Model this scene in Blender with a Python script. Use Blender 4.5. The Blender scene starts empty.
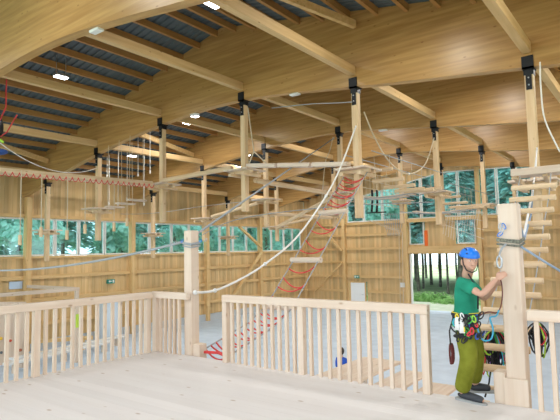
import bpy, bmesh, math, random
from mathutils import Vector, Matrix
R = random.Random(7)
SC = bpy.context.scene
COL = SC.collection

# ------------------------------------------------------------------ camera
F_PX = 509.92
CX = Vector((0.7984356, -0.06340518, -0.5987323))      # world axes in camera space (right, down, forward)
CY = Vector((0.6017594, 0.05157938, 0.79701016))
CZ = Vector((-0.01965233, -0.99665408, 0.07933747))
EYE = Vector((0, 0, 4.5))
cam_d = bpy.data.cameras.new('camera'); cam = bpy.data.objects.new('camera', cam_d); COL.objects.link(cam)
right = Vector((CX[0], CY[0], CZ[0])); down = Vector((CX[1], CY[1], CZ[1])); fwd = Vector((CX[2], CY[2], CZ[2]))
cam.matrix_world = Matrix.Translation(EYE) @ Matrix((right, -down, -fwd)).transposed().to_4x4()
cam_d.sensor_width = 36.0; cam_d.lens = F_PX/560*36; cam_d.clip_end = 400
SC.camera = cam

def at(px, py, axis, val):
    """the point of the plane axis=val that was measured in the photograph at (px, py)"""
    d = right*(px-280) + down*(py-210) + fwd*F_PX
    t = (val-EYE[axis])/d[axis]
    return EYE + d*t

# ------------------------------------------------------------------ materials
def mat(name, col, rough=.6, metal=0, emit=0, spec=.5):
    m = bpy.data.materials.new(name); m.use_nodes = True
    b = m.node_tree.nodes['Principled BSDF']
    b.inputs['Base Color'].default_value = (*col, 1); b.inputs['Roughness'].default_value = rough
    b.inputs['Metallic'].default_value = metal; b.inputs['Specular IOR Level'].default_value = spec
    if emit:
        b.inputs['Emission Color'].default_value = (*col, 1); b.inputs['Emission Strength'].default_value = emit
    return m

def wood(name, c1, c2, axis, rough=.55, fine=14.0, knots=True, board=None, spec=.4):
    """c1/c2 grain colours, axis = long direction of the grain, board=(axis, width) tints every board"""
    m = mat(name, c1, rough, spec=spec); nt = m.node_tree; N = nt.nodes; L = nt.links
    b = N['Principled BSDF']
    tc = N.new('ShaderNodeTexCoord'); mp = N.new('ShaderNodeMapping')
    s = [fine, fine, fine]; s[axis] = fine*.06
    mp.inputs['Scale'].default_value = s
    L.new(tc.outputs['Object'], mp.inputs['Vector'])
    nz = N.new('ShaderNodeTexNoise'); nz.inputs['Scale'].default_value = 1; nz.inputs['Detail'].default_value = 4
    L.new(mp.outputs[0], nz.inputs['Vector'])
    cr = N.new('ShaderNodeValToRGB'); cr.color_ramp.elements[0].position = .32; cr.color_ramp.elements[1].position = .7
    cr.color_ramp.elements[0].color = (*c2, 1); cr.color_ramp.elements[1].color = (*c1, 1)
    L.new(nz.outputs['Fac'], cr.inputs[0]); out = cr.outputs[0]
    if board:
        sx = N.new('ShaderNodeSeparateXYZ'); L.new(tc.outputs['Object'], sx.inputs[0])
        dv = N.new('ShaderNodeMath'); dv.operation = 'DIVIDE'; dv.inputs[1].default_value = board[1]; L.new(sx.outputs[board[0]], dv.inputs[0])
        fl = N.new('ShaderNodeMath'); fl.operation = 'FLOOR'; L.new(dv.outputs[0], fl.inputs[0])
        wn = N.new('ShaderNodeTexWhiteNoise'); wn.noise_dimensions = '1D'; L.new(fl.outputs[0], wn.inputs['W'])
        mr = N.new('ShaderNodeMapRange'); mr.inputs['To Min'].default_value = .82; mr.inputs['To Max'].default_value = 1.12
        L.new(wn.outputs['Value'], mr.inputs['Value'])
        mx = N.new('ShaderNodeVectorMath'); mx.operation = 'SCALE'; L.new(out, mx.inputs[0]); L.new(mr.outputs[0], mx.inputs['Scale']); out = mx.outputs[0]
    if knots:
        mp2 = N.new('ShaderNodeMapping'); s2 = [3.2]*3; s2[axis] = 1.5; mp2.inputs['Scale'].default_value = s2
        L.new(tc.outputs['Object'], mp2.inputs['Vector'])
        vo = N.new('ShaderNodeTexVoronoi'); vo.inputs['Scale'].default_value = 1.6; L.new(mp2.outputs[0], vo.inputs['Vector'])
        r2 = N.new('ShaderNodeValToRGB'); r2.color_ramp.elements[0].position = .05; r2.color_ramp.elements[1].position = .12
        r2.color_ramp.elements[0].color = (.55, .42, .3, 1); r2.color_ramp.elements[1].color = (1, 1, 1, 1)
        L.new(vo.outputs['Distance'], r2.inputs[0])
        mu = N.new('ShaderNodeMix'); mu.data_type = 'RGBA'; mu.blend_type = 'MULTIPLY'; mu.inputs[0].default_value = .8
        L.new(out, mu.inputs[6]); L.new(r2.outputs[0], mu.inputs[7]); out = mu.outputs[2]
    L.new(out, b.inputs['Base Color'])
    return m

PALE1, PALE2 = (.76, .64, .53), (.68, .53, .41)
PALE = [wood('spruce_%s' % a, PALE1, PALE2, i) for i, a in enumerate('xyz')]
GLU = wood('glulam', (.57, .34, .13), (.42, .225, .075), 0, rough=.36, fine=11, board=(2, .045), spec=.5)
for n_ in GLU.node_tree.nodes:
    if n_.type == 'MAP_RANGE': n_.inputs['To Min'].default_value = .95; n_.inputs['To Max'].default_value = 1.04
TIE = wood('tie_timber', (.72, .50, .26), (.60, .39, .18), 1, fine=10)
PUR = wood('purlin_timber', (.50, .27, .095), (.40, .205, .065), 1, fine=10, knots=False)
FRAME = wood('frame_timber', (.78, .54, .27), (.66, .43, .18), 2, fine=10)
FRAMEY = wood('frame_timber_y', (.78, .54, .27), (.66, .43, .18), 1, fine=10)
FRAMEX = wood('frame_timber_x', (.78, .54, .27), (.66, .43, .18), 0, fine=10)
SIDY = wood('siding_y', (.76, .54, .28), (.65, .44, .20), 2, fine=8, knots=False, board=(1, .2))
SIDX = wood('siding_x', (.76, .54, .28), (.65, .44, .20), 2, fine=8, knots=False, board=(0, .2))
POLE = wood('pole_timber', (.80, .60, .38), (.68, .47, .27), 2, fine=12)
LOGX = wood('log_x', (.80, .62, .42), (.66, .46, .27), 0, fine=12)
LOGY = wood('log_y', (.80, .62, .42), (.66, .46, .27), 1, fine=12)
DECK = wood('deck_boards', (.78, .745, .735), (.735, .69, .675), 0, rough=.5, fine=7, board=(1, .2))
for n_ in DECK.node_tree.nodes:
    if n_.type == 'MAP_RANGE': n_.inputs['To Min'].default_value = .96; n_.inputs['To Max'].default_value = 1.03
METAL_DECK = mat('roof_sheet', (.10, .125, .14), .6, .0)
STEEL = mat('black_steel', (.012, .014, .018), .45, .3)
GALV = mat('galvanised_steel', (.5, .53, .56), .35, .8)
WHITE = mat('white_paint', (.8, .8, .78), .5)
ROPE = mat('cream_rope', (.84, .82, .78), .8)
GREYROPE = mat('grey_cable', (.36, .38, .40), .6)
BEIGEROPE = mat('beige_rope', (.62, .52, .38), .8)
RED = mat('red_webbing', (.70, .06, .06), .7)
BLUE = mat('blue_rope', (.05, .35, .55), .6)
BLUEPL = mat('blue_plastic', (.02, .22, .75), .35)
ORANGE = mat('orange_strap', (.85, .16, .02), .6)
TEAL = mat('exit_green', (.02, .30, .24), .4)
def floor_mat():
    m = mat('hall_floor', (.40, .47, .54), .75); nt = m.node_tree; N = nt.nodes; L = nt.links
    tc = N.new('ShaderNodeTexCoord'); nz = N.new('ShaderNodeTexNoise'); nz.inputs['Scale'].default_value = 1.6; nz.inputs['Detail'].default_value = 8
    L.new(tc.outputs['Object'], nz.inputs['Vector']); cr = N.new('ShaderNodeValToRGB')
    cr.color_ramp.elements[0].position = .3; cr.color_ramp.elements[1].position = .7
    cr.color_ramp.elements[0].color = (.52, .61, .72, 1); cr.color_ramp.elements[1].color = (.62, .72, .84, 1)
    L.new(nz.outputs['Fac'], cr.inputs[0]); L.new(cr.outputs[0], N['Principled BSDF'].inputs['Base Color'])
    return m
FLOOR = floor_mat()
def noise_mat(name, c1, c2, scale, rough=.9):
    m = mat(name, c1, rough, spec=.1); nt = m.node_tree; N = nt.nodes; L = nt.links
    tc = N.new('ShaderNodeTexCoord'); nz = N.new('ShaderNodeTexNoise'); nz.inputs['Scale'].default_value = scale; nz.inputs['Detail'].default_value = 5
    L.new(tc.outputs['Object'], nz.inputs['Vector']); cr = N.new('ShaderNodeValToRGB')
    cr.color_ramp.elements[0].position = .35; cr.color_ramp.elements[1].position = .65
    cr.color_ramp.elements[0].color = (*c2, 1); cr.color_ramp.elements[1].color = (*c1, 1)
    L.new(nz.outputs['Fac'], cr.inputs[0]); L.new(cr.outputs[0], N['Principled BSDF'].inputs['Base Color'])
    return m
GRASS = noise_mat('meadow', (.52, .64, .40), (.38, .52, .27), .7)
GRAVEL = noise_mat('gravel', (.64, .68, .58), (.50, .58, .44), 1.2)
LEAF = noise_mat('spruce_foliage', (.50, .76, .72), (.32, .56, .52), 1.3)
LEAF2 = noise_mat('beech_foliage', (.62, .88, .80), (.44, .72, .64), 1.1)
SHRUB = noise_mat('shrub_foliage', (.44, .72, .30), (.24, .46, .16), 2.5)
def leafy(m):
    nt = m.node_tree; N = nt.nodes; L = nt.links; b = N['Principled BSDF']
    tr = N.new('ShaderNodeBsdfTranslucent'); mx = N.new('ShaderNodeMixShader'); mx.inputs[0].default_value = .5
    L.new(b.inputs['Base Color'].links[0].from_socket, tr.inputs['Color'])
    L.new(b.outputs[0], mx.inputs[1]); L.new(tr.outputs[0], mx.inputs[2]); L.new(mx.outputs[0], N['Material Output'].inputs[0])
for m_ in (LEAF, LEAF2, SHRUB): leafy(m_)
BARK = noise_mat('bark', (.30, .28, .26), (.14, .13, .125), 4)
def glass_mat():
    m = bpy.data.materials.new('window_glass'); m.use_nodes = True; nt = m.node_tree; N = nt.nodes; L = nt.links
    N.clear(); o = N.new('ShaderNodeOutputMaterial'); mx = N.new('ShaderNodeMixShader'); mx.inputs[0].default_value = .06
    t = N.new('ShaderNodeBsdfTransparent'); t.inputs[0].default_value = (.80, .97, 1.0, 1)
    g = N.new('ShaderNodeBsdfGlossy'); g.inputs['Roughness'].default_value = .05
    L.new(t.outputs[0], mx.inputs[1]); L.new(g.outputs[0], mx.inputs[2]); L.new(mx.outputs[0], o.inputs[0])
    return m
GLASS = glass_mat()

# ------------------------------------------------------------------ mesh builder
class MB:
    def __init__(s): s.bm = bmesh.new()
    def box(s, a, b):
        (x0, y0, z0), (x1, y1, z1) = a, b
        v = [s.bm.verts.new(p) for p in ((x0,y0,z0),(x1,y0,z0),(x1,y1,z0),(x0,y1,z0),(x0,y0,z1),(x1,y0,z1),(x1,y1,z1),(x0,y1,z1))]
        for f in ((3,2,1,0),(4,5,6,7),(0,1,5,4),(1,2,6,5),(2,3,7,6),(3,0,4,7)): s.bm.faces.new([v[i] for i in f])
        return s
    def bar(s, p, q, w, h, up=(0, 0, 1)):
        """rectangular beam from p to q, w across, h along up"""
        p, q = Vector(p), Vector(q); d = (q-p).normalized(); u = Vector(up)
        sd = d.cross(u)
        if sd.length < 1e-4: sd = d.cross(Vector((1, 0, 0)))
        sd.normalize(); u = sd.cross(d).normalized()
        v = []
        for c in (p, q):
            for a, b in ((-1,-1),(1,-1),(1,1),(-1,1)): v.append(s.bm.verts.new(c+sd*a*w/2+u*b*h/2))
        for f in ((0,1,2,3),(7,6,5,4),(0,4,5,1),(1,5,6,2),(2,6,7,3),(3,7,4,0)): s.bm.faces.new([v[i] for i in f])
        return s
    def tube(s, pts, r, n=8, closed=False, r2=None):
        pts = [Vector(p) for p in pts]; rings = []; m = len(pts); ref = None
        for i, p in enumerate(pts):
            a = pts[i-1] if i or closed else p; b = pts[(i+1) % m] if i < m-1 or closed else p
            d = (b-a).normalized()
            if ref is None: ref = d.orthogonal().normalized()
            ref = (ref-d*ref.dot(d))
            ref = ref.normalized() if ref.length > 1e-5 else d.orthogonal().normalized()
            w = d.cross(ref); rr = r if r2 is None else r+(r2-r)*i/max(1, m-1)
            rings.append([s.bm.verts.new(p+(ref*math.cos(2*math.pi*k/n)+w*math.sin(2*math.pi*k/n))*rr) for k in range(n)])
        for i in range(m if closed else m-1):
            A, B = rings[i], rings[(i+1) % m]
            for k in range(n): s.bm.faces.new((A[k], A[(k+1) % n], B[(k+1) % n], B[k]))
        if not closed:
            s.bm.faces.new(rings[0][::-1]); s.bm.faces.new(rings[-1])
        return s
    def prism(s, poly, axis, a, b):
        """polygon in the plane across axis (the two other coordinates in xyz order), from a to b"""
        def P(p, t):
            c = list(p); c.insert(axis, t); return c
        A = [s.bm.verts.new(P(p, a)) for p in poly]; B = [s.bm.verts.new(P(p, b)) for p in poly]; n = len(poly)
        s.bm.faces.new(A[::-1]); s.bm.faces.new(B)
        for i in range(n): s.bm.faces.new((A[i], A[(i+1) % n], B[(i+1) % n], B[i]))
        return s
    def ball(s, c, r, seg=12, ring=8, fn=None):
        m = Matrix.Translation(c) @ Matrix.Diagonal((*(r if hasattr(r, '__len__') else (r, r, r)), 1))
        res = bmesh.ops.create_uvsphere(s.bm, u_segments=seg, v_segments=ring, radius=1, matrix=m)
        if fn:
            for v in res['verts']: fn(v)
        return s
    def build(s, name, m, parent=None, smooth=False, bevel=0):
        bmesh.ops.recalc_face_normals(s.bm, faces=s.bm.faces[:])
        me = bpy.data.meshes.new(name); s.bm.to_mesh(me); s.bm.free()
        if smooth:
            for p in me.polygons: p.use_smooth = True
        o = bpy.data.objects.new(name, me); COL.objects.link(o)
        for mm in (m if isinstance(m, (list, tuple)) else [m]): me.materials.append(mm)
        if bevel:
            md = o.modifiers.new('bevel', 'BEVEL'); md.width = bevel; md.segments = 2; md.limit_method = 'ANGLE'
        if parent: attach(o, parent)
        return o

def attach(o, parent):
    o.parent = parent; o.matrix_parent_inverse = parent.matrix_world.inverted() if parent.type != 'EMPTY' else Matrix.Translation(-parent.location)

def tag(o, label, cat, group=None, kind=None):
    o['label'] = label; o['category'] = cat
    if group: o['group'] = group
    if kind: o['kind'] = kind
    return o
def thing(name, loc, label, cat, group=None, kind=None):
    o = bpy.data.objects.new(name, None); COL.objects.link(o); o.location = loc; o.empty_display_size = .2
    return tag(o, label, cat, group, kind)
def part_label(o, t): o['label'] = t; return o

def sag(p, q, drop, n=14):
    p, q = Vector(p), Vector(q)
    return [p.lerp(q, i/n) - Vector((0, 0, drop*4*(i/n)*(1-i/n))) for i in range(n+1)]

# ------------------------------------------------------------------ hall shell
XL, XR, YB, YN = -24.5, 3.2, 36.0, -4.0
ARCH_Y = [6.0, 12.1, 18.1, 24.1, 30.1]
RIDGE = -11.3
def roof_z(x): return 11.9-(.245*(RIDGE-x) if x < RIDGE else .19*(x-RIDGE))
BOT = [(-24.6, 7.25), (-22.3, 7.78), (-20.3, 8.22), (-18.4, 8.60), (-16.4, 8.92), (-14.4, 9.16), (-12.4, 9.31), (-10.6, 9.33), (-8.5, 9.14), (-6.4, 8.86), (-4.3, 8.62), (-2.1, 8.40), (.5, 8.05), (3.2, 7.6)]
def bot_z(x):
    for (a, za), (b, zb) in zip(BOT, BOT[1:]):
        if a <= x <= b: return za+(zb-za)*(x-a)/(b-a)
    return BOT[0][1] if x < BOT[0][0] else BOT[-1][1]
# smooth version of the underside
def bot_s(x): return (bot_z(x-.9)+bot_z(x-.45)+bot_z(x)+bot_z(x+.45)+bot_z(x+.9))/5 if -23.5 < x < 2.2 else bot_z(x)

tag(MB().box((XL-.2, YN, -.3), (XR+.2, YB+.2, 0)).build('floor', FLOOR), 'grey blue sealed floor of the climbing hall', 'floor', kind='structure')

# roof sheet, corrugated, ribs along x
m = MB(); prof = []
y = YN
while y < YB+.3:
    prof += [(y, 0), (y+.10, 0), (y+.125, .05), (y+.225, .05)]; y += .25
for xa, xb in ((XL-.6, RIDGE), (RIDGE, XR+.6)):
    A = [m.bm.verts.new((xa, yy, roof_z(xa)+h)) for yy, h in prof]; B = [m.bm.verts.new((xb, yy, roof_z(xb)+h)) for yy, h in prof]
    for i in range(len(prof)-1): m.bm.faces.new((A[i], A[i+1], B[i+1], B[i]))
tag(m.build('ceiling', METAL_DECK), 'dark grey corrugated roof sheeting above the timber purlins', 'ceiling', kind='structure')

# glulam arches
NAMES = ['nearest arch, cut off by the top left corner', 'second arch carrying the pale hanging poles', 'third arch, seen under the second', 'fourth arch, low behind the third', 'farthest arch in front of the end wall']
for k, ya in enumerate(ARCH_Y):
    xs = [XL+.02+(XR-XL-.04)*i/56 for i in range(57)]
    top = [(x, roof_z(x)-.005+(1.2 if k == 0 else 0)*0) for x in (XL+.02, RIDGE, XR-.02)]
    poly = [(x, bot_s(x)) for x in xs]+top[::-1]
    o = MB().prism(poly, 1, ya-.12, ya+.12).build('glulam_arch', GLU)
    tag(o, 'golden brown glulam roof arch, ' + NAMES[k], 'roof beam', 'glulam arches spanning the hall')

# purlins
for k in range(5):
    y0 = ARCH_Y[k]+.121; y1 = (ARCH_Y[k+1]-.121) if k < 4 else YB-.05
    proto = None
    x = XL+.55; i = 0
    while x < XR-.2:
        if proto is None:
            proto = MB().box((-.05, y0, -.20), (.05, y1, 0)).build('roof_purlin', PUR); o = proto
        else:
            o = proto.copy(); COL.objects.link(o)
        o.location = (x, 0, roof_z(x)-.004)
        nth = i+1; nth = '%d%s' % (nth, 'th' if nth in (11, 12, 13) else {1: 'st', 2: 'nd', 3: 'rd'}.get(nth % 10, 'th'))
        tag(o, 'brown timber purlin, %s from the left wall, ' % nth + ['between the nearest and second arch', 'between the second and third arch', 'between the third and fourth arch', 'between the fourth and farthest arch', 'between the farthest arch and end wall'][k], 'purlin', 'roof purlins in bay %d' % (k+1))
        x += .83; i += 1

# wind braces under the purlins
def brace(p, q, label):
    tag(MB().bar(p, q, .12, .2).build('roof_brace', FRAMEX), label, 'brace', 'diagonal roof braces')
brace((-7.6, 8.0, roof_z(-7.6)-.42), (-6.3, 11.9, roof_z(-6.3)-.42), 'diagonal brown brace under the purlins, running into the second arch at the top')
brace((-20.6, 7.6, roof_z(-20.6)-.45), (-22.0, 11.9, roof_z(-22.0)-.55), 'slanting brown brace at the left edge, ending on the second arch')
brace((-18.2, 14.0, roof_z(-18.2)-.45), (-18.9, 17.9, roof_z(-18.9)-.6), 'slanting brown brace seen between the two left hanging poles')

POLE_X = [-22.3, -18.35, -14.37, -10.45, -6.45, -2.15]
# struts between arches
ORDN = ['first', 'second', 'third', 'fourth', 'fifth', 'sixth', 'seventh', 'eighth', 'ninth', 'tenth', 'eleventh', 'twelfth']
POS = ['first', 'second', 'third', 'fourth', 'fifth', 'sixth']
for k in range(0, 4):
    for j, x in enumerate(POLE_X):
        y0 = ARCH_Y[k]+.121 if k else ARCH_Y[0]+.121; y1 = ARCH_Y[k+1]-.121; z = bot_s(x)+.42
        o = MB().box((x-.09, y0, z-.12), (x+.09, y1, z+.12)).build('tie_strut', TIE, bevel=.01)
        tag(o, 'pale strut running back to the %s arch above its %s pole from the left' % (['second', 'third', 'fourth', 'farthest'][k], POS[j]), 'strut', 'timber struts between the arches')

# ------------------------------------------------------------------ left wall
SILL, HEAD = 4.46, 6.32
def siding(name, mtl, axis, fixed, inward, a, b, z0, z1f, label, holes=()):
    """vertical boards; axis=1: wall along y at x=fixed ; axis=0: along x at y=fixed; inward = +-1"""
    m = MB(); t = a; i = 0
    while t < b-1e-4:
        e = min(t+.2, b); mid = (t+e)/2
        d0, d1 = (0, .04) if i % 2 else (0, .058)
        zt = z1f(mid) if callable(z1f) else z1f
        spans = [(z0, zt)]
        for (ha, hb, hz0, hz1) in holes:
            if ha-1e-3 <= mid <= hb+1e-3:
                new = []
                for s0, s1 in spans:
                    h1 = hz1(mid) if callable(hz1) else hz1
                    if hz0 > s0: new.append((s0, min(s1, hz0)))
                    if h1 < s1: new.append((max(s0, h1), s1))
                spans = [q for q in new if q[1]-q[0] > .01]
        for s0, s1 in spans:
            lo, hi = sorted((fixed-inward*.08, fixed+inward*(d1-.058)))
            if axis == 1: m.box((lo, t, s0), (hi, e, s1))
            else: m.box((t, lo, s0), (e, hi, s1))
        t = e; i += 1
    tag(m.build(name, mtl), label, 'wall', kind='structure')
siding('wall_left', SIDY, 1, XL, 1, YN, YB, 0, 8.62, 'pale vertical board siding of the left wall, with a band of windows', holes=[(4.0, YB-.6, SILL, HEAD)])
POSTS_L = [0.3, 6.4, 12.25, 18.25, 24.2, 29.8]
for i, yy in enumerate(POSTS_L):
    tag(MB().box((XL+.005, yy-.13, 0), (XL+.32, yy+.13, bot_s(XL+.2)-.02)).build('wall_post', FRAME, bevel=.012),
        'tall timber wall post on the left wall, ' + ['out of sight at the near end', 'just beyond the left picture edge', 'leftmost, near the low timber frame', 'second, right of the pale blue cabinet', 'third, behind the white topped deck post', 'last one before the hall corner'][i], 'post', 'posts of the left wall')
for i, z in enumerate((1.2, 2.35, 3.45)):
    o = MB().box((XL+.003, YN, z-.09), (XL+.13, YB-.1, z+.09)).build('trim_%d' % (i+1), FRAMEY); tag(o, 'horizontal timber rail on the left wall, %s of three' % ['lowest', 'middle', 'highest'][i], 'wall rail', kind='structure')
tag(MB().box((XL+.002, YN, 0), (XL+.15, YB-.25, .42)).build('baseboard_left', mat('concrete', (.55, .58, .60), .8)), 'grey concrete plinth at the foot of the left wall', 'plinth', kind='structure')
tag(MB().box((XL-.1, 4, SILL-.1), (XL+.16, YB-.6, SILL)).build('trim_4', FRAMEY), 'window sill running along the whole left window band', 'sill', kind='structure')
tag(MB().box((XL-.1, 4, HEAD), (XL+.14, YB-.6, HEAD+.16)).build('trim_5', FRAMEY), 'timber lintel above the left window band', 'lintel', kind='structure')
# knee braces at the last left post
for a, b, lab in (((27.2, 6.25), (29.65, 4.75), 'diagonal timber brace crossing the left windows near the corner'), ((29.66, 4.36), (26.2, 1.2), 'diagonal timber brace below the left windows near the corner'),
                  ):
    tag(MB().bar((XL+.42, a[0], a[1]), (XL+.42, b[0], b[1]), .14, .2, up=(1, 0, 0)).build('knee_brace', FRAMEY), lab, 'brace', 'knee braces of the walls')
nwin = 0
def window(a, b, z0, z1a, z1b, axis, fixed, inward, label):
    """one window: white frame with one glass pane; its head may slope from z1a to z1b"""
    global nwin; nwin += 1
    c = ((fixed, (a+b)/2, z0) if axis == 1 else ((a+b)/2, fixed, z0))
    t = thing('window_%d' % nwin, c, label, 'window', 'windows of the hall', 'structure')
    fw = .075; lo, hi = sorted((fixed-inward*.07, fixed+inward*.03))
    def quad(m, pts):   # pts (t,z) polygon
        m.prism([(q[0], q[1]) for q in pts], 0, lo, hi) if axis == 1 else m.prism([(q[0], q[1]) for q in pts], 1, lo, hi)
    m = MB()
    quad(m, [(a, z0), (a+fw, z0), (a+fw, z1a), (a, z1a)]); quad(m, [(b-fw, z0), (b, z0), (b, z1b), (b-fw, z1b)])
    quad(m, [(a+fw, z0), (b-fw, z0), (b-fw, z0+fw), (a+fw, z0+fw)]); quad(m, [(a+fw, z1a-fw), (b-fw, z1b-fw), (b-fw, z1b), (a+fw, z1a)])
    m.build('window_frame', WHITE, t)
    g = MB(); mid = (lo+hi)/2; lo, hi = mid-.006, mid+.006
    quad(g, [(a+fw, z0+fw), (b-fw, z0+fw), (b-fw, z1b-fw), (a+fw, z1a-fw)])
    g.build('glass_pane', GLASS, t)
edges = [4.0, 5.2, 6.4, 7.9, 9.35, 10.8, 12.25, 13.7, 15.0, 16.55, 18.25, 19.6, 21.3, 22.75, 24.2, 25.6, 26.95, 28.4, 29.8, 31.4, 33.0, 34.2, 35.4]
for i in range(len(edges)-1):
    window(edges[i]+.02, edges[i+1]-.02, SILL+.01, HEAD-.01, HEAD-.01, 1, XL, 1, 'white framed window in the left wall band, number %d counting toward the hall corner' % (i+1))

# ------------------------------------------------------------------ end wall (back)
def end_top(x): return bot_s(max(x, -20.4))+.95 if x > -20.4 else roof_z(x)
GX0, GX1, GZ = -15.1, -10.15, 4.06
WB = 6.62
def wtop(x): return min(8.45+(x+20.3)*.19, 9.95-(x+13)*.035 if x > -13 else 99)
holes = [(GX0, GX1, 0, GZ), (-15.1, -13.95, 4.72, WB-.12), (-11.6, -10.3, 4.72, WB-.12), (-20.3, -6.3, WB, wtop), (-20.2, -18.8, 0, 1.95)]
siding('wall_back', SIDX, 0, YB, -1, XL, XR, 0, roof_z, 'pale vertical board siding of the end wall with the open gateway', holes=holes)
tag(MB().box((XL+.003, YB-.2, .0), (XL+.3, YB-.04, 7.3)).build('trim_6', FRAME), 'timber post in the hall corner', 'post', kind='structure')
PB = [-20.55, -15.3, -10.0, -4.9, .2]
for i, x in enumerate(PB):
    tag(MB().box((x-.13, YB-.34, 0), (x+.13, YB-.005, roof_z(x)-.35)).build('wall_post', FRAME, bevel=.012),
        'tall timber post of the end wall, ' + ['left of the white door', 'on the left side of the gateway', 'on the right side of the gateway', 'hidden behind the log ladder', 'out of sight at the right'][i], 'post', 'posts of the end wall')
ng = 6
for z in (1.2, 2.35, 3.5, 4.52, 5.6, 6.5):
    for a, b in ((XL+.05, -20.7), (-20.4, -15.45), (-9.85, -5.05), (-4.75, XR)):
        if z < 2 and a == -20.4: a = -18.6
        ng += 1
        tag(MB().box((a, YB-.16, z-.09), (b, YB-.003, z+.09)).build('trim_%d' % ng, FRAMEX), 'horizontal timber rail on the end wall, %.1f metres up, %s' % (z, {XL+.05: 'left of the white door', -20.4: 'between white door and gateway', -9.85: 'right of the gateway', -4.75: 'at the far right'}[a if a != -18.6 else -20.4]), 'wall rail', kind='structure')
for z, h in ((4.36, .5), (6.5, .24)):
    ng += 1
    tag(MB().box((GX0-.05, YB-.3, z-h/2), (GX1+.03, YB-.003, z+h/2)).build('trim_%d' % ng, FRAMEX), 'broad timber lintel right above the open gateway' if h > .3 else 'timber rail between the gateway lintel and the upper windows', 'lintel', kind='structure')
for a, b, lab in (((-20.6, 3.45), (-23.3, 1.1), 'long diagonal brace left of the white door on the end wall'), ((-22.0, 5.9), (-20.6, 4.4), 'short diagonal brace above the long one on the end wall'),):
    tag(MB().bar((a[0], YB-.45, a[1]), (b[0], YB-.45, b[1]), .12, .2, up=(0, 1, 0)).build('knee_brace', FRAMEX), lab, 'brace', 'knee braces of the walls')
we = [-20.3, -18.8, -17.2, -15.45, -14.1, -12.75, -11.4, -10.1, -8.8, -7.6, -6.3]
for i in range(10):
    a, b = we[i]+(.03 if i != 3 else .16), we[i+1]-(.03 if i != 2 else .0)
    window(a, b, WB+.01, wtop(a)-.02, wtop(b)-.02, 0, YB, -1, 'tall white framed window high in the end wall, number %d from the hall corner' % (i+1))
window(-15.08, -13.97, 4.73, WB-.13, WB-.13, 0, YB, -1, 'small window just above the left part of the gateway')
window(-11.58, -10.32, 4.73, WB-.13, WB-.13, 0, YB, -1, 'small window above the right part of the gateway, over the blue helmet')
tag(MB().box((-13.92, YB-.08, 4.62), (-13.70, YB-.0, 5.75)).build('orange_strap', ORANGE), 'upright orange strip beside the small window above the gateway', 'banner')
# gate jamb boards (white edge)
ng += 1; tag(MB().box((GX0, YB-.12, 0), (GX0+.09, YB+.1, GZ)).build('trim_%d' % ng, WHITE), 'white painted jamb on the left of the gateway', 'jamb', kind='structure')
# end wall door
t = thing('door_1', (-19.5, YB, 0), 'white exit door in the end wall under a green sign', 'door', kind='structure')
MB().box((-20.12, YB-.07, .02), (-18.88, YB-.02, 1.87)).build('door_leaf', mat('door_white', (.90, .93, .96), .5), t)
m = MB()
for a, b in (((-20.2, 0), (-20.12, 1.95)), ((-18.88, 0), (-18.8, 1.95)), ((-20.12, 1.87), (-18.88, 1.95))): m.box((a[0], YB-.1, a[1]), (b[0], YB+.02, b[1]))
m.build('door_frame', FRAME, t)
MB().tube([(-19.0, YB-.07, .95), (-19.0, YB-.13, .95), (-19.14, YB-.13, .95)], .015).build('door_handle', GALV, t)
def exit_sign(c, axis, label):
    t = thing('exit_sign', c, label, 'sign')
    x, y, z = c
    if axis == 0:
        MB().box((x-.22, y-.06, z-.11), (x+.22, y+.16, z+.11)).build('sign_case', TEAL, t)
        m = MB().box((x-.18, y-.066, z-.07), (x-.06, y-.058, z+.08)); m.prism([(x, z-.02), (x+.1, z-.02), (x+.1, z-.06), (x+.2, z+.01), (x+.1, z+.08), (x+.1, z+.04), (x, z+.04)], 1, y-.066, y-.058)
        m.build('pictogram', WHITE, t)
    else:
        MB().box((x-.13, y-.2, z-.11), (x+.06, y+.2, z+.11)).build('sign_case', TEAL, t)
        m = MB().box((x+.058, y+.06, z-.07), (x+.066, y+.15, z+.08)); m.prism([(y, z-.02), (y-.1, z-.02), (y-.1, z-.06), (y-.2, z+.01), (y-.1, z+.08), (y-.1, z+.04), (y, z+.04)], 0, x+.058, x+.066)
        m.build('pictogram', WHITE, t)
exit_sign((-19.5, YB-.16, 2.33), 0, 'small green exit sign above the white door in the end wall')
exit_sign((XL+.13, 16.9, 3.0), 1, 'small green exit sign above the pale blue cabinet on the left wall')
tag(MB().box((-15.95, YB-.04, 1.6), (-15.6, YB-.0, 1.95)).build('notice', WHITE), 'small white notice on the end wall left of the gateway', 'notice')
# right wall and rear end: only the lower boards, high openings let the daylight in
siding('wall_right', SIDY, 1, XR, -1, YN, YB, 0, lambda y: 9.05, 'pale board siding of the right wall', holes=[(YN+1, 30, 4.3, 7.0)])
for i, yy in enumerate([0.3, 6.4, 12.1, 18.1, 24.1, 30.1]):
    tag(MB().box((XR-.3, yy-.13, 0), (XR-.01, yy+.13, bot_s(XR-.2)-.02)).build('wall_post', FRAME), 'tall timber post on the right wall, number %d from the near end' % (i+1), 'post', 'posts of the right wall')

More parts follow.
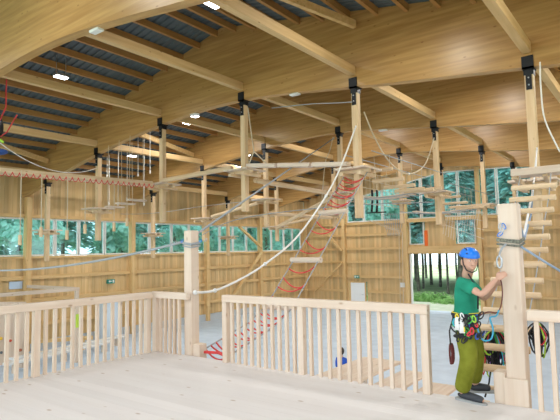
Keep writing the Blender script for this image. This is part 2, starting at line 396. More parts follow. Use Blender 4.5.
# ------------------------------------------------------------------ ceiling lamps
LAMP_E = mat('lamp_lens', (1, 1, 1), .3, emit=14)
def lamp(p, label, on=True, power=0):
    t = thing('ceiling_lamp', p, label, 'lamp', 'ceiling lamps'); x, y, z = p
    MB().box((x-.14, y-.22, z), (x+.14, y+.22, z+.08)).build('lamp_housing', GALV, t, bevel=.02)
    MB().box((x-.115, y-.195, z-.02), (x+.115, y+.195, z+.004)).build('lamp_lens', LAMP_E if on else WHITE, t)
    for s in (-.16, .16): MB().box((x-.01, y+s-.01, z+.08), (x+.01, y+s+.01, roof_z(x)-.0)).build('hanger_rod', GALV, t)
    if on and power:
        l = bpy.data.lights.new('lamp_light', 'AREA'); l.shape = 'RECTANGLE'; l.size = .23; l.size_y = .39; l.energy = power; l.color = (1, .97, .92)
        o = bpy.data.objects.new('lamp_light', l); COL.objects.link(o); o.location = (0, 0, -.03); o.parent = t
P = 150
lamp(at(61, 77, 2, 10.25), 'glowing white lamp under the roof, the one at the upper left of the hall', True, P*.3)
lamp(at(213, 4, 2, 10.3), 'brightest glowing lamp under the roof, at the top edge above the second arch', True, P*.3)
lamp(at(194, 116, 2, 10.3), 'glowing lamp peeping over the second arch by its third pole', True, P*.3)
lamp(at(127, 151, 2, 9.9), 'small glowing lamp seen under the second arch at the hanging ropes', True, P*.3)
for i, (x, y) in enumerate([(-4.3, 9.3), (-.2, 9.3), (-4.3, 15.2), (-.2, 15.2), (-12, 21), (-7, 21), (-2, 21), (-18, 21), (-14, 27), (-7, 27), (-10, 3.4), (-4, 3.4), (0, 2.5), (-16, 3.4), (-20.3, 15.2), (-20.3, 27), (-14, 33), (-7, 33), (-20.3, 33), (-16.4, 15.2)]):  # unseen lamps added to brighten the deck and the far hall
    lamp((x, y, roof_z(x)-.5), 'added unseen lamp under the roof brightening the hall, place %d of the lighting grid' % (i+1), True, P*(.6 if y < 4 else .65 if y < 12 else 1.1))
def sensor(p, label):
    t = thing('light_fitting', p, label, 'light fitting', 'small fittings under the arches'); x, y, z = p
    MB().box((x-.16, y-.08, z-.06), (x+.16, y+.08, z)).build('fitting_case', WHITE, t, bevel=.015)
sensor((-9.25, 6.02, bot_s(-9.25)), 'small pale fitting under the nearest arch, between the two glowing lamps')
sensor((-8.45, 12.1, bot_s(-8.45)), 'small white fitting under the second arch, between its fourth and fifth poles')
sensor((-8.5, 18.1, bot_s(-8.5)), 'small white fitting under the third arch, right of the white pole')
sensor((-12.7, 12.1, bot_s(-12.7)), 'small white fitting under the second arch, between its third and fourth poles')

# ------------------------------------------------------------------ hanging poles with platforms
PLZ = {-22.3: 5.64, -18.35: 6.36, -14.37: 6.98, -10.45: 7.05, -6.45: 6.64, -2.15: 5.9}
ORD = ['first', 'second', 'third', 'fourth', 'fifth', 'sixth']
AN = ['nearest', 'second', 'third', 'fourth', 'farthest']
def pole(k, j, platform=True, zp=None, size=.48, label=None):
    x = POLE_X[j]; y = ARCH_Y[k]; zb = bot_s(x); w = .09
    t = thing('hanging_pole', (x, y, zb-3.5), label or 'timber pole hanging from the %s arch, %s from the left wall' % (AN[k], ORD[j]), 'pole', 'poles hanging from the arches')
    MB().box((x-w, y-w, zb-3.55), (x+w, y+w, zb-.16)).build('pole_shaft', POLE, t, bevel=.014)
    m = MB().box((x-.12, y-.15, zb-.04), (x+.12, y+.15, zb+.0)); m.box((x-.12, y-.15, zb-.04), (x+.12, y-.122, zb+.24)); m.box((x-.12, y+.122, zb-.04), (x+.12, y+.15, zb+.24))
    m.box((x-.06, y-w-.02, zb-.5), (x+.06, y-w, zb-.04)); m.box((x-.06, y+w, zb-.5), (x+.06, y+w+.02, zb-.04)); m.box((x-.1, y-.1, zb-.17), (x+.1, y+.1, zb-.03))
    m.build('steel_hanger', STEEL, t)
    m = MB()
    for dz in (.24, .40): m.tube([(x, y-w-.045, zb-dz), (x, y+w+.045, zb-dz)], .017, 6)
    m.build('hanger_bolt', GALV, t)
    if platform:
        z = zp if zp is not None else PLZ[x]
        pl = MB(); n = 5; ww = 2*size/n
        for i in range(n):
            a = x-size+i*ww+.012; b = a+ww-.024
            if a < x+w and b > x-w:
                pl.box((a, y-size, z-.045), (b, y-w-.004, z)); pl.box((a, y+w+.004, z-.045), (b, y+size, z))
            else: pl.box((a, y-size, z-.045), (b, y+size, z))
        p = pl.build('platform', PALE[1], t)
        for s in (-1, 1):
            MB().box((x-size*.9, y+s*(w+.055)-.05, z-.13), (x+size*.9, y+s*(w+.055)+.05, z-.046)).build('bearer', LOGX, p)
            MB().box((x+s*size*.55-.05, y-size*.9, z-.21), (x+s*size*.55+.05, y+size*.9, z-.131)).build('cross_bearer', LOGY, p)
    return t
for j in range(6): pole(1, j)
for j in range(5): pole(2, j, zp={0: 5.6, 1: 6.2, 2: 6.85, 3: 6.8, 4: 6.5}[j])
for j in range(5): pole(3, j, zp={0: 5.5, 1: 5.95, 2: 6.4, 3: 6.9, 4: 6.42}[j])
pole(4, 4, zp=6.4); pole(4, 3, zp=6.6)
POLE_X.append(-15.35); ORD.append('seventh'); pole(0, 6, zp=6.93, label='squared pole hanging from the nearest arch just outside the left picture edge')

# ------------------------------------------------------------------ course elements
def log(p, q, r, label, name='log_beam', group=None, mtl=None, n=12):
    return tag(MB().tube([p, q], r, n).build(name, mtl or (LOGX if abs(q[0]-p[0]) > abs(q[1]-p[1]) else LOGY), smooth=False, bevel=.01), label, 'log', group)
def rope(pts, r, label, m=None, name='rope', group=None):
    return tag(MB().tube(pts, r, 6).build(name, m or BEIGEROPE, smooth=True), label, 'rope', group)
x2, x3, x4, x5 = POLE_X[1], POLE_X[2], POLE_X[3], POLE_X[4]
Y1, Y2, Y3, Y4, Y5 = ARCH_Y
# beam walk from third to fourth pole
o = MB().bar((x3+.25, Y2-.25, 7.05), (x4-.3, Y2-.25, 7.13), .16, .13).build('balance_beam', LOGX, bevel=.02); tag(o, 'pale balance beam between the third and fourth poles of the second arch', 'beam')
# three plank beam hung by rope slings
t = thing('plank_walk', (-8.45, Y2-.2, 6.9), 'row of whitish plank logs hung between the fourth pole and the white pole', 'plank walk')
for i in range(3):
    a = x4+.35+i*1.2
    MB().bar((a, Y2-.25, 7.12-.125*i), (a+1.12, Y2-.25, 7.0-.125*i), .24, .12).build('plank', PALE[0], t, bevel=.02)
m = MB()
for a in ((x4+.36, Y2-.25, 7.12), (x4+1.15, Y2-.25, 7.04), (x4+.25, Y2-.1, bot_s(x4)-.3)): part_label(MB().tube([(x4+.55, Y2-.2, 7.55), a], .018, 6).build('sling', BEIGEROPE, t), 'beige rope sling')
# beam toward the nearest arch, red cord under it
t = thing('beam_walk', (x3, 9.4, 6.9), 'long pale double beam with red webbing below, running out of the left picture edge', 'beam')
for s in (-.14, .14): MB().bar((x3-.75+s, Y1+.5, 6.925), (x3+s, Y2-.6, 6.925), .18, .15).build('beam', LOGY, t, bevel=.02)
m = MB()
n = 26
for i in range(n):
    y0 = Y1+.6+i*(Y2-Y1-1.2)/n; xo = x3+.25-.75*(1-i/n); m.tube(sag((xo, y0, 6.9), (xo+.025, y0+.2, 6.9), .14, 6), .012, 5)
part_label(m.build('webbing', RED, t), 'red webbing loops')
# pegs hung from the beam
for i, (px, yb) in enumerate(((67, 235), (85, 229), (114, 227), (127, 222), (20, 240), (41, 232))):
    top = at(px, 186, 0, x3+.3); q = at(px, yb, 0, x3+.3)
    t = thing('hanging_peg', q, ('small wooden peg roped under the long double beam, number %d from the pole' % {3: 1, 2: 2, 1: 3, 0: 4, 5: 5, 4: 6}[i]), 'peg', 'pegs under the double beam')
    MB().tube([(q[0], q[1], q[2]-.14), (q[0], q[1], q[2]+.14)], .05, 8).build('peg', POLE, t)
    MB().tube([(q[0], q[1], q[2]+.1), (q[0], q[1], 6.85)], .012, 5).build('cord', BEIGEROPE, t)
# ropes with knotted ends hanging between the second and third arches
for i, (px, yt, yb) in enumerate(((107, 146, 177), (109, 148, 205), (118, 142, 205), (127, 138, 200), (138, 132, 176), (144, 137, 205), (150, 129, 173))):
    q = at(px, yb, 1, 14.4); zt = roof_z(q[0])-.3
    t = thing('hanging_rope', q, 'thin pale rope hanging left of the third pole, number %d from the left' % (i+1), 'rope', 'ropes hanging by the third pole')
    MB().tube([q, (q[0], q[1], zt)], .013, 5).build('rope_line', ROPE, t)
    MB().ball((q[0], q[1], q[2]+.05), (.03, .03, .09), 8, 6).build('rope_end', ROPE, t, True)
# swinging boards between second and third poles
for i, u in enumerate((.28, .45, .62)):
    x = x2+(x3-x2)*u; z = 6.2+.5*u
    t = thing('swing_board', (x, Y2, z), 'short whitish board swinging between the second and third poles, %s from the left' % ORD[i], 'board', 'swinging boards by the left poles')
    MB().box((x-.13, Y2-.38, z-.03), (x+.13, Y2+.38, z+.03)).build('board', PALE[1], t, bevel=.01)
    for s in (-.33, .33): MB().tube([(x, Y2+s, z), (x, Y2+s*.9, bot_s(x)-.02)], .010, 5).build('cord', BEIGEROPE, t)
# balance log from the second arch back to the third arch
log((x4, Y2+.5, 6.78), (x4-.05, Y3-.5, 6.72), .085, 'thin pale log running back from the fourth pole toward the third arch')
log((x3+.1, Y3, 6.2), (x3+.1, Y4-.5, 6.2), .08, 'pale log running back between the third and fourth arches')
log((x2+.5, Y3, 6.25), (x3-.5, Y3, 6.7), .07, 'thin log rising between the second and third poles of the third arch')
log((-22.2, Y4+.5, 6.75), (-18.5, Y4+.5, 6.62), .09, 'long log rail just above the left windows near the corner')
log((-18.5, Y4+.2, 5.98), (x3-.4, Y4+.2, 6.45), .07, 'thin log rising beside the fourth arch poles')
log((x4-3.6, Y3+.3, 5.55), (x4-.3, Y3+.1, 6.75), .075, 'thin slanting log behind the red rope ladder')
# swinging log bridge behind the white pole and plank bridges further back
def bridge(x, ya, yb, z0, z1, n, L, lab, cat, group, r=.06):
    for i in range(n):
        u = (i+.5)/n; y = ya+(yb-ya)*u; z = z0+(z1-z0)*u-.35*4*u*(1-u)
        t = thing('bridge_log', (x, y, z), lab % ORD[i] if i < 6 else lab % ('number %d' % (i+1)), cat, group)
        MB().tube([(x-L/2, y, z), (x+L/2, y, z)], r, 10).build('log', LOGX, t)
        for s in (-.42, .42): MB().tube([(x+s*L, y, z), (x+s*L, y, z+.3+.35*4*u*(1-u))], .008, 5).build('cord', BEIGEROPE, t)
bridge(x5, Y2+.7, Y3-.6, 6.85, 6.6, 6, 1.0, 'log of the swinging bridge behind the white pole, %s counting away from it', 'log', 'swinging log bridge between second and third arch')
bridge(x5, Y3+.7, Y4-.6, 6.5, 6.4, 6, .95, 'log of the swinging bridge between the third and fourth arches, %s counting away', 'log', 'swinging log bridge between third and fourth arch', .05)
for s in (-.42, .42):
    for (ya, yb, za) in ((Y2, Y3, 7.08), (Y3, Y4, 6.78)):
        rope([(x5+s, ya, za), (x5+s, yb, za)], .014, 'straight carrying cable of the swinging bridge between arches, %s side, %s span' % ('gateway' if s < 0 else 'deck', 'near' if ya == Y2 else 'far'), GREYROPE, 'cable')
def plankbridge(xa, xb, y, z, n, lab, group):
    for i in range(n):
        x = xa+(xb-xa)*(i+.5)/n; zz = z-.15*4*((i+.5)/n)*(1-(i+.5)/n)
        o = MB().box((x-.11, y-.42, zz-.025), (x+.11, y+.42, zz+.025)).build('bridge_plank', PALE[1])
        tag(o, lab % ('%s plank' % ORDN[i]), 'plank', group)
    for s in (-.42, .42):
        rope(sag((xa-.6, y+s, z+.0), (xb+.6, y+s, z), .17), .018, 'cable carrying the %s, %s edge' % (group, 'near' if s < 0 else 'far'), GREYROPE, 'cable')
plankbridge(x4+.7, x5-.7, Y4, 6.3, 10, 'hanging plank bridge below the end wall windows, %s from its left end', 'plank bridge at the fourth arch')
plankbridge(x4+.7, x5-.7, Y3, 6.6, 10, 'hanging plank bridge right of the third arch pole, %s from its left end', 'plank bridge at the third arch')
# net between third-arch and fourth-arch poles (rope net fence)
t = thing('rope_net', (x4, 21, 6.4), 'fine rope net hanging beyond the white pole between the third and fourth arches', 'net')
m = MB()
for i in range(13):
    y = Y3+.6+i*.4; m.tube([(x4, y, 6.5), (x4, y, 7.9)], .011, 5)
for z in (6.5, 6.85, 7.2, 7.55, 7.9): m.tube([(x4, Y3+.2, z), (x4, Y4-.2, z)], .013, 5)
m.build('mesh', BEIGEROPE, t)
# climbing net below the platform near the gateway
t = thing('climbing_net', at(392, 224, 1, Y5), 'short grey rope net hanging in front of the end wall left of the gateway', 'net')
m = MB()
for i in range(9): m.tube([at(383+i*2.4, 214, 1, Y5), at(385+i*2.1, 225, 1, Y5), at(388+i*1.4, 236, 1, Y5)], .014, 5)
for i in range(5): m.tube([at(383+i*1.1, 214+i*5, 1, Y5), at(402-i*.9, 214+i*5, 1, Y5)], .014, 5)
for px in (384, 401): q = at(px, 215, 1, Y5); m.tube([q, (q[0], q[1], bot_s(q[0])+.01)], .009, 5)
m.build('mesh', GREYROPE, t)
for s in (0, .4): rope([(-15.2+s*.6, Y5-.2, 6.3), at(399+s*8, 232, 1, Y5-.2), at(400+s*8, 290, 1, Y5-.2), (at(400+s*8, 290, 1, Y5-.2)[0], Y5-.2, .1)], .02, 'long rope hanging before the end wall left of the gateway, %s one of two' % ('left' if s == 0 else 'right'), BEIGEROPE)
t = thing('safety_net', (-8.5, Y4+2, 6), 'pale net of thin cords strung beside the small window above the gateway', 'net')
m = MB()
for i in range(14):
    a = at(446+i*2.6, 205, 1, Y5); b = at(443+i*2.6, 240-abs(i-4)*1.5, 1, Y5); m.tube([a, b], .010, 4)
for px in (441, 483): q = at(px, 209, 1, Y5); m.tube([q, (q[0], q[1], bot_s(q[0])+.01)], .009, 5)
for v in range(4): m.tube([at(440, 208+v*5, 1, Y5), at(484, 212+v*9, 1, Y5)], .012, 4)
m.build('mesh', ROPE, t)
# dark harness straps on the arch pole right of the white pole
t = thing('strap_bundle', at(375, 190, 1, Y4), 'dark straps hanging in front of the end wall window right of the white pole', 'straps')
m = MB()
for px in (372, 377): m.tube([at(px, 190, 1, Y4), at(px+.5, 200, 1, Y4), at(px-.3, 212, 1, Y4)], .06, 6)
m.build('strap', STEEL, t); q = at(375, 190, 1, Y4); MB().tube([q+Vector((-.1, 0, -.05)), q+Vector((.1, 0, -.05)), (q[0], q[1], bot_s(q[0])+.01)], .014, 6).build('cord', BEIGEROPE, t); MB().bar(at(368, 213, 1, Y4), at(386, 212, 1, Y4), .1, .05).build('spreader_bar', STEEL, t)

# ------------------------------------------------------------------ ropes and cables
def plane_rope(pts, axis, val, r, label, m, name='rope', splice=()):
    P3 = [at(px, py, axis, val) for px, py in pts]
    sm = []
    for i in range(len(P3)-1):      # Catmull-Rom
        p0 = P3[max(0, i-1)]; p1 = P3[i]; p2 = P3[i+1]; p3 = P3[min(len(P3)-1, i+2)]
        for k in range(5):
            u = k/5; sm.append(.5*((2*p1)+(p2-p0)*u+(2*p0-5*p1+4*p2-p3)*u*u+(3*p1-p0-3*p2+p3)*u**3))
    sm.append(P3[-1])
    t = thing(name, P3[0], label, 'rope')
    MB().tube(sm, r, 8).build('rope_line', m, t, True)
    if splice:
        for i in splice: MB().ball(P3[i], r*1.9, 8, 6).build('splice', WHITE, t, True)
    return t
plane_rope([(195, 292.5), (215, 290.5), (240, 279.5), (265, 264), (297, 237), (326, 196), (341, 166), (356, 126)], 0, -6.33, .021, 'thick white rope rising in a long curve from the deck post to the white pole', ROPE, splice=(0, 1, 3, 5))
plane_rope([(364, 112), (373, 134), (385, 156), (397, 169), (409, 174), (421, 169), (428, 158), (434, 138)], 0, -6.42, .021, 'cream rope hanging in a deep loop between the second and third arches', BEIGEROPE, splice=(4,))
rope([(-6.45, 6.0, 4.72), at(334, 138, 1, Y3)], .022, 'grey steel cable climbing from the deck post to the third arch', GREYROPE, 'cable')
rope(sag((-6.54, 5.95, 4.68), (-14.2, 5.95, 4.15), .16), .022, 'grey cable sagging from the deck post to the left picture edge', GREYROPE, 'cable')
rope(sag(at(0, 143, 1, 7.6), (x2, Y2-.1, 8.0), .5), .016, 'thin pale rope sagging from the left edge to the second pole', ROPE)
plane_rope([(191, 242), (235, 220), (330, 207), (433, 202)], 1, Y3-.4, .018, 'thin grey cable strung level in front of the third arch poles', GREYROPE, 'cable')
plane_rope([(0, 213), (60, 212), (140, 214), (205, 206), (260, 200)], 1, Y3-.5, .012, 'thin grey cable crossing above the left windows', GREYROPE, 'cable')
plane_rope([(399, 213), (440, 212.5), (484, 213)], 1, Y4-.1, .018, 'thin white cable strung below the end wall windows', ROPE, 'cable')
plane_rope([(333, 137), (330, 150), (325, 164), (322, 200)], 1, Y3-.3, .016, 'thin rope hanging from the top of the third arch pole', BEIGEROPE)
plane_rope([(272, 108), (310, 104), (335, 103), (352, 102)], 1, Y2-.2, .013, 'thin cable strung to the top of the white pole', GREYROPE, 'cable')

# red rope ladder with logs
lp = [(357, 172, -6.45), (346, 190, -6.43), (333, 212, -6.4), (306, 260, -6.32), (279, 307, -6.22), (262, 324, -6.16), (246, 334, -6.10), (230, 344, -6.06), (214, 354, -6.02)]
lc = [at(a, b, 0, c) for a, b, c in lp]; ln = []
for i in range(len(lc)-1):
    n_ = 5 if i < 5 else 3
    for k in range(n_): ln.append(lc[i].lerp(lc[i+1], k/n_))
ln.append(lc[-1])
sd = Vector((.33, 0, 0))
t = thing('rope_ladder', ln[0], 'slanting rope ladder with red webbing loops and pale logs between deck edge and white pole', 'ladder')
for s in (-1, 1): MB().tube([p+sd*s for p in ln], .013, 6).build('side_rope', GREYROPE, t)
for i in range(1, len(ln)-1):
    p = ln[i]
    if i in (10, 15, 20): part_label(MB().tube([p-sd*1.2, p+sd*1.2], .062, 12).build('log_rung', PALE[0], t), 'pale log rung')
    else: part_label(MB().tube(sag(p-sd, p+sd+(ln[i+1]-ln[i])*(.8 if i % 2 else -.3), .12, 8), .014, 6).build('webbing_loop', RED, t), 'red webbing loop')
part_label(MB().tube([ln[-1]+Vector((-.33, 0, -.02)), ln[-1]+Vector((-.2, -.05, .02)), ln[-1]+Vector((.1, .0, .03)), ln[-1]+Vector((.33, 0, -.02))], .025, 6).build('end_webbing', RED, t), 'dark red end webbing')

# ------------------------------------------------------------------ deck and railings
DZ = 2.8; DY = 5.95; DX = -7.28
t = thing('deck_floor', (-2, 0, 0), 'pale spruce deck floor in the foreground', 'deck', kind='structure')
m = MB(); y = YN+.2
while y < DY-.01:
    e = min(y+.2, DY); m.box((DX, y, DZ-.045), (XR-.1, e-.002, DZ)); y += .2
m.build('deck_boards', DECK, t)
MB().box((DX+.02, YN+.2, DZ-.30), (XR-.1, DY-.03, DZ-.05)).build('deck_frame', PALE[0], t)
for x in (-7.0, -3.6, 0):
    for y in (-3.4, 0, 5.2): MB().box((x-.1, y-.1, 0), (x+.1, y+.1, DZ-.3)).build('support_post', FRAME, t)
RT = 3.83
def rail(p, q, label, posts, nb, ends=True):
    """railing from p to q (2-D), posts = fractions, nb balusters per gap"""
    p, q = Vector(p), Vector(q); t = thing('railing', ((p+q)/2).to_3d()+Vector((0, 0, DZ)), label, 'railing', 'railings of the deck')
    d = (q-p).normalized()
    P3 = lambda v, z: Vector((v[0], v[1], z))
    ax = 0 if abs(d[0]) > abs(d[1]) else 1
    MB().bar(P3(p, RT-.055), P3(q, RT-.055), .10, .11).build('top_rail', PALE[ax], t, bevel=.008)
    for i, f in enumerate(posts):
        c = p.lerp(q, f); MB().box((c[0]-.045, c[1]-.045, DZ+.001), (c[0]+.045, c[1]+.045, RT-.111)).build('rail_post', PALE[2], t, bevel=.005)
        if i < len(posts)-1:
            for k in range(1, nb[i]+1):
                b = p.lerp(q, f+(posts[i+1]-f)*k/(nb[i]+1)); MB().box((b[0]-.0225, b[1]-.0225, DZ+.001), (b[0]+.0225, b[1]+.0225, RT-.111)).build('baluster', PALE[2], t)
    return t
YR = DY-.06
rail((-7.19, 0.6), (-7.19, 5.79), 'long pale timber railing along the left side of the deck', [0.012, .3, .61, .985], [10, 11, 13])
rail((-7.24, YR), (-6.36, YR), 'short pale railing between the deck corner and the white deck post', [.07], [])
rl = bpy.data.objects[[o.name for o in bpy.data.objects if o.name.startswith('railing')][-1]]
for k in range(5): MB().box((-7.05+k*.118-.0225, YR-.0225, DZ+.001), (-7.05+k*.118+.0225, YR+.0225, RT-.111)).build('baluster', PALE[2], rl)
rail((-5.56, YR), (-2.27, YR), 'middle pale railing across the front of the deck, left of the climber', [.014, .448, .985], [10, 11])
rail((-1.20, YR), (3.0, YR), 'pale railing right of the log post, running out of the picture', [.5, .98], [11])
rl = bpy.data.objects[[o.name for o in bpy.data.objects if o.name.startswith('railing')][-1]]
for k in range(14): 
    b = -1.12+k*.14; MB().box((b-.0225, YR-.0225, DZ+.001), (b+.0225, YR+.0225, RT-.111)).build('baluster', PALE[2], rl)

# deck posts
def deck_post(c, w, ztop, label, blocks):
    t = thing('deck_post', (c[0], c[1], 0), label, 'post', 'heavy posts at the deck edge')
    MB().box((c[0]-w, c[1]-w, 0), (c[0]+w, c[1]+w, ztop)).build('post_shaft', PALE[2], t, bevel=.014)
    for (a, b) in blocks: MB().box(a, b).build('base_block', PALE[2], t, bevel=.01)
    return t
deck_post((-6.45, DY+.10), .09, 4.87, 'square whitish timber post standing at the left opening of the deck', [((-6.355, DY+.02, 2.62), (-6.19, DY+.19, 2.99))])
deck_post((-1.37, DY+.14), .102, 4.97, 'heavy pale timber post which the climber holds', [((-1.495, DY+.008, 2.45), (-1.245, DY+.037, 3.08)), ((-1.60, DY+.02, 2.45), (-1.475, DY+.2, 3.13))])
# straps on the posts
def strapring(c, w, z, h, label, m, extra):
    t = thing('anchor_strap', (c[0], c[1], z), label, 'strap', 'anchor straps round the deck posts')
    b = MB()
    for dz in (-h/2, h/6, h/2):
        q = w+.012; b.tube([(c[0]-q, c[1]-q, z+dz), (c[0]+q, c[1]-q, z+dz-.03), (c[0]+q, c[1]+q, z+dz), (c[0]-q, c[1]+q, z+dz)], .013, 6, closed=True)
    b.build('strap_turns', m, t)
    for i, (p, mm, ang) in enumerate(extra):
        cb = MB(); pts = []
        for k in range(12):
            a = 2*math.pi*k/12; pts.append((p[0]+.016*math.cos(a)*math.cos(ang)+.034*math.sin(a)*math.sin(ang), p[1], p[2]-.016*math.cos(a)*math.sin(ang)+.034*math.sin(a)*math.cos(ang)))
        cb.tube(pts, .0055, 6, closed=True); cb.build('carabiner', mm, t, True)
OLIVE = noise_mat('olive_strap', (.30, .30, .24), (.12, .12, .10), 40)
P2 = (-1.37, DY+.14)
fy = DY+.14-.102-.03
strapring(P2, .102, at(512, 241, 1, fy)[2], .055, 'dark patterned strap wound round the post above the climber\'s hand', OLIVE,
          [((-1.44, fy-.01, at(507, 226, 1, fy)[2]), GALV, .2), ((-1.40, fy-.01, at(510, 226, 1, fy)[2]), BLUEPL, -.4), ((-1.445, fy-.01, at(506, 234, 1, fy)[2]), BLUEPL, .9), ((-1.42, fy-.012, at(508, 229, 1, fy)[2]), GALV, -.1)])
P1 = (-6.45, DY+.10); fy1 = DY+.10-.09-.03
strapring(P1, .09, at(188, 244, 1, fy1)[2], .06, 'grey cable clamp wound round the whitish post at the left opening', GREYROPE,
          [((-6.55, fy1, at(180, 241, 1, fy1)[2]), BLUEPL, .9), ((-6.7, fy1, at(176, 242, 1, fy1)[2]), GALV, 1.2), ((-6.8, fy1, at(172, 244, 1, fy1)[2]), GALV, .6), ((-6.1, fy1, at(198, 241, 1, fy1)[2]), BLUEPL, 1.3), ((-5.98, fy1, at(204, 240, 1, fy1)[2]), GALV, 1.0)])

# ------------------------------------------------------------------ log ladder at the right
rows = [393.5, 372, 350.5, 331, 313, 296, 281, 264.5, 250, 236.5, 223, 209.5, 197, 185]
rights = [520, 525.5, 530.5, 535, 538, 541, 543.5, 546, 548, 550, 551.5, 554, 556, 557]
LADX = []
for i, (px, py) in enumerate(zip(rights, rows)):
    # the logs lie on a plane that rises from the deck edge at 45 degrees
    s = 1.0; d = right*(px-280)+down*(py-210)+fwd*F_PX
    t_ = (2.74-6.3*s-4.5)/(d[2]-s*d[1]); p = EYE+d*t_; L = .67; p = p-Vector((L, 0, 0))
    LADX.append((p[0]+L/2, p[1], p[2], L))
    tag(MB().tube([(p[0], p[1], p[2]), (p[0]+L, p[1], p[2])], .045, 12).build('ladder_log', LOGX, bevel=.008),
        'log of the hanging log ladder at the right, %s from the bottom' % (ORD[:6]+['seventh', 'eighth', 'ninth', 'tenth', 'eleventh', 'twelfth', 'thirteenth', 'topmost'])[i], 'log', 'logs of the hanging log ladder')
for s in (-1, 1):
    pts = [(xc+s*(L/2-.10), y, z+.0) for xc, y, z, L in LADX]+[(LADX[-1][0]+s*.23, LADX[-1][1]+.2, LADX[-1][2]+.22)]
    rope(pts, .008, 'grey rope threading the logs of the log ladder, %s side' % ('climber' if s < 0 else 'railing'), GREYROPE)
# front board of the sixth pole platform
yf = LADX[-1][1]+.25; fa = at(511, 173, 1, yf); fb = at(563, 168, 1, yf)
t = thing('top_platform', fa, 'pale plank landing at the top of the log ladder, before the sixth pole', 'platform')
MB().bar(fa, fb, .09, .12).build('front_board', PALE[0], t, bevel=.01)
for k in range(4):
    MB().bar((fa[0], yf+.16+k*.2, fa[2]+.02), (fb[0], yf+.16+k*.2, fb[2]+.02), .18, .05).build('plank', PALE[0], t)
for xx in (-2.38, -1.92): MB().bar((xx+.40, yf+.1, fa[2]-.05), (xx, Y2+.3, fa[2]-.02), .07, .09).build('bearer', LOGY, t)
pr = [(537, 148, 11.9), (535.5, 170, 10.8), (532, 195, 9.6), (527, 220, 8.3), (522, 243, 7.0), (518, 262, 6.35)]
P3 = [at(a, b, 1, c) for a, b, c in pr]
rope(P3, .017, 'bright white rope coming down from the sixth pole to the climber', mat('white_rope', (.85, .85, .85), .7))
rope([P3[0], at(531, 215, 1, 9.5), at(524, 240, 1, 7.0), at(521, 228, 1, 6.25)], .014, 'thin blue grey rope beside the bright white one', mat('blue_grey_rope', (.30, .40, .55), .7))
rope([(-1.30, 6.0, at(522, 243, 1, 6.0)[2]), at(545, 262, 1, 6.3), at(575, 280, 1, 6.6)], .013, 'blue grey rope slanting from the post to the right picture edge', mat('blue_grey_rope', (.30, .40, .55), .7))
plane_rope([(540, 62), (541, 90), (545, 120), (560, 152)], 1, Y2-.3, .016, 'pale rope hanging loose beside the sixth pole', ROPE)

# ------------------------------------------------------------------ things on the hall floor
t = thing('landing_stairs', (-6.4, 11.5, 0), 'low pale timber landing with steps behind the middle railing', 'stairs')
for i, (xa, xb, z) in enumerate(((-7.15, -5.98, 1.40), (-5.96, -5.22, 1.18), (-5.20, -4.45, .95), (-4.43, -3.7, .7))):
    MB().box((xa, 9.2, z-.06), (xb, 13.42, z)).build('tread', PALE[1], t, bevel=.006)
    MB().box((xa+.02, 9.25, .0), (xa+.14, 9.37, z-.061)).build('leg', PALE[2], t); MB().box((xa+.02, 13.2, .0), (xa+.14, 13.32, z-.061)).build('leg', PALE[2], t)
# low timber frame against the left wall
t = thing('timber_portal', (-20, 12.2, 0), 'low square timber frame standing before the left wall', 'frame')
MB().box((-20.08, 5.0, 2.98), (-19.92, 12.28, 3.12)).build('beam', PALE[1], t, bevel=.01)
MB().box((-24.1, 12.12, 2.98), (-20.085, 12.28, 3.12)).build('cross_beam', PALE[0], t, bevel=.01)
for y in (5.1, 12.2): MB().box((-20.07, y-.07, 0), (-19.93, y+.07, 2.979)).build('post', PALE[2], t, bevel=.01)
part_label(MB().box((-19.93, 12.12, 1.45), (-19.9, 12.26, 2.0)).build('tag', mat('lime_tape', (.55, .75, .08), .6), t), 'lime green tag')
tag(MB().box((XL+.0, 11.5, 2.95), (XL+.05, 12.1, 3.3)).build('notice', mat('pale_blue_board', (.55, .68, .86), .5)), 'pale blue notice board on the leftmost wall post', 'notice')
t = thing('bouldering_wall', (-22.2, 9.6, 0), 'pale bouldering panel with coloured holds behind the left railing', 'climbing wall')
MB().prism([(9.0, 0), (11.2, 0), (11.2, 2.5), (9.0, 2.7)], 0, -22.4, -22.25).build('panel', PALE[2], t)
cols = [(.7, .1, .05), (.8, .5, .05), (.1, .12, .14), (.5, .12, .05), (.75, .62, .1), (.45, .15, .08)]
HM = [mat('hold_%d' % i, c, .6) for i, c in enumerate(cols)]
for k in range(14):
    y = R.uniform(9.2, 11.0); z = R.uniform(.4, 2.3)
    MB().ball((-22.22, y, z), (.06, R.uniform(.06, .1), R.uniform(.05, .09)), 8, 6).build('climbing_hold', HM[k % 6], t, True)
# low beams with white edges
for i, (a, b, lab) in enumerate((((-21.0, 10.0), (-21.9, 16.0), 'low white edged beam lying on trestles behind the left railing, rear one'), ((-20.2, 9.4), (-21.0, 14.6), 'low white edged beam lying on trestles behind the left railing, front one'))):
    t = thing('floor_beam', (*a, 0), lab, 'beam', 'low beams on the hall floor')
    MB().bar((*a, .42), (*b, .42), .3, .1).build('beam', WHITE, t, bevel=.01)
    for f in (.08, .5, .92):
        c = Vector(a).lerp(Vector(b), f); MB().box((c[0]-.12, c[1]-.08, 0), (c[0]+.12, c[1]+.08, .369)).build('trestle', PALE[2], t)
t = thing('timber_stack', (-22.8, 13.2, 0), 'brown timber pedestal before the left wall behind the railing', 'timber')
MB().bar((-23.4, 11.6, .62), (-22.2, 14.4, .52), .22, .16).build('board', FRAMEY, t)
for y in (12.1, 13.9): MB().box((-23.2+(y-12.1)*.43, y-.1, 0), (-23.0+(y-12.1)*.43, y+.1, .5)).build('trestle', FRAME, t)
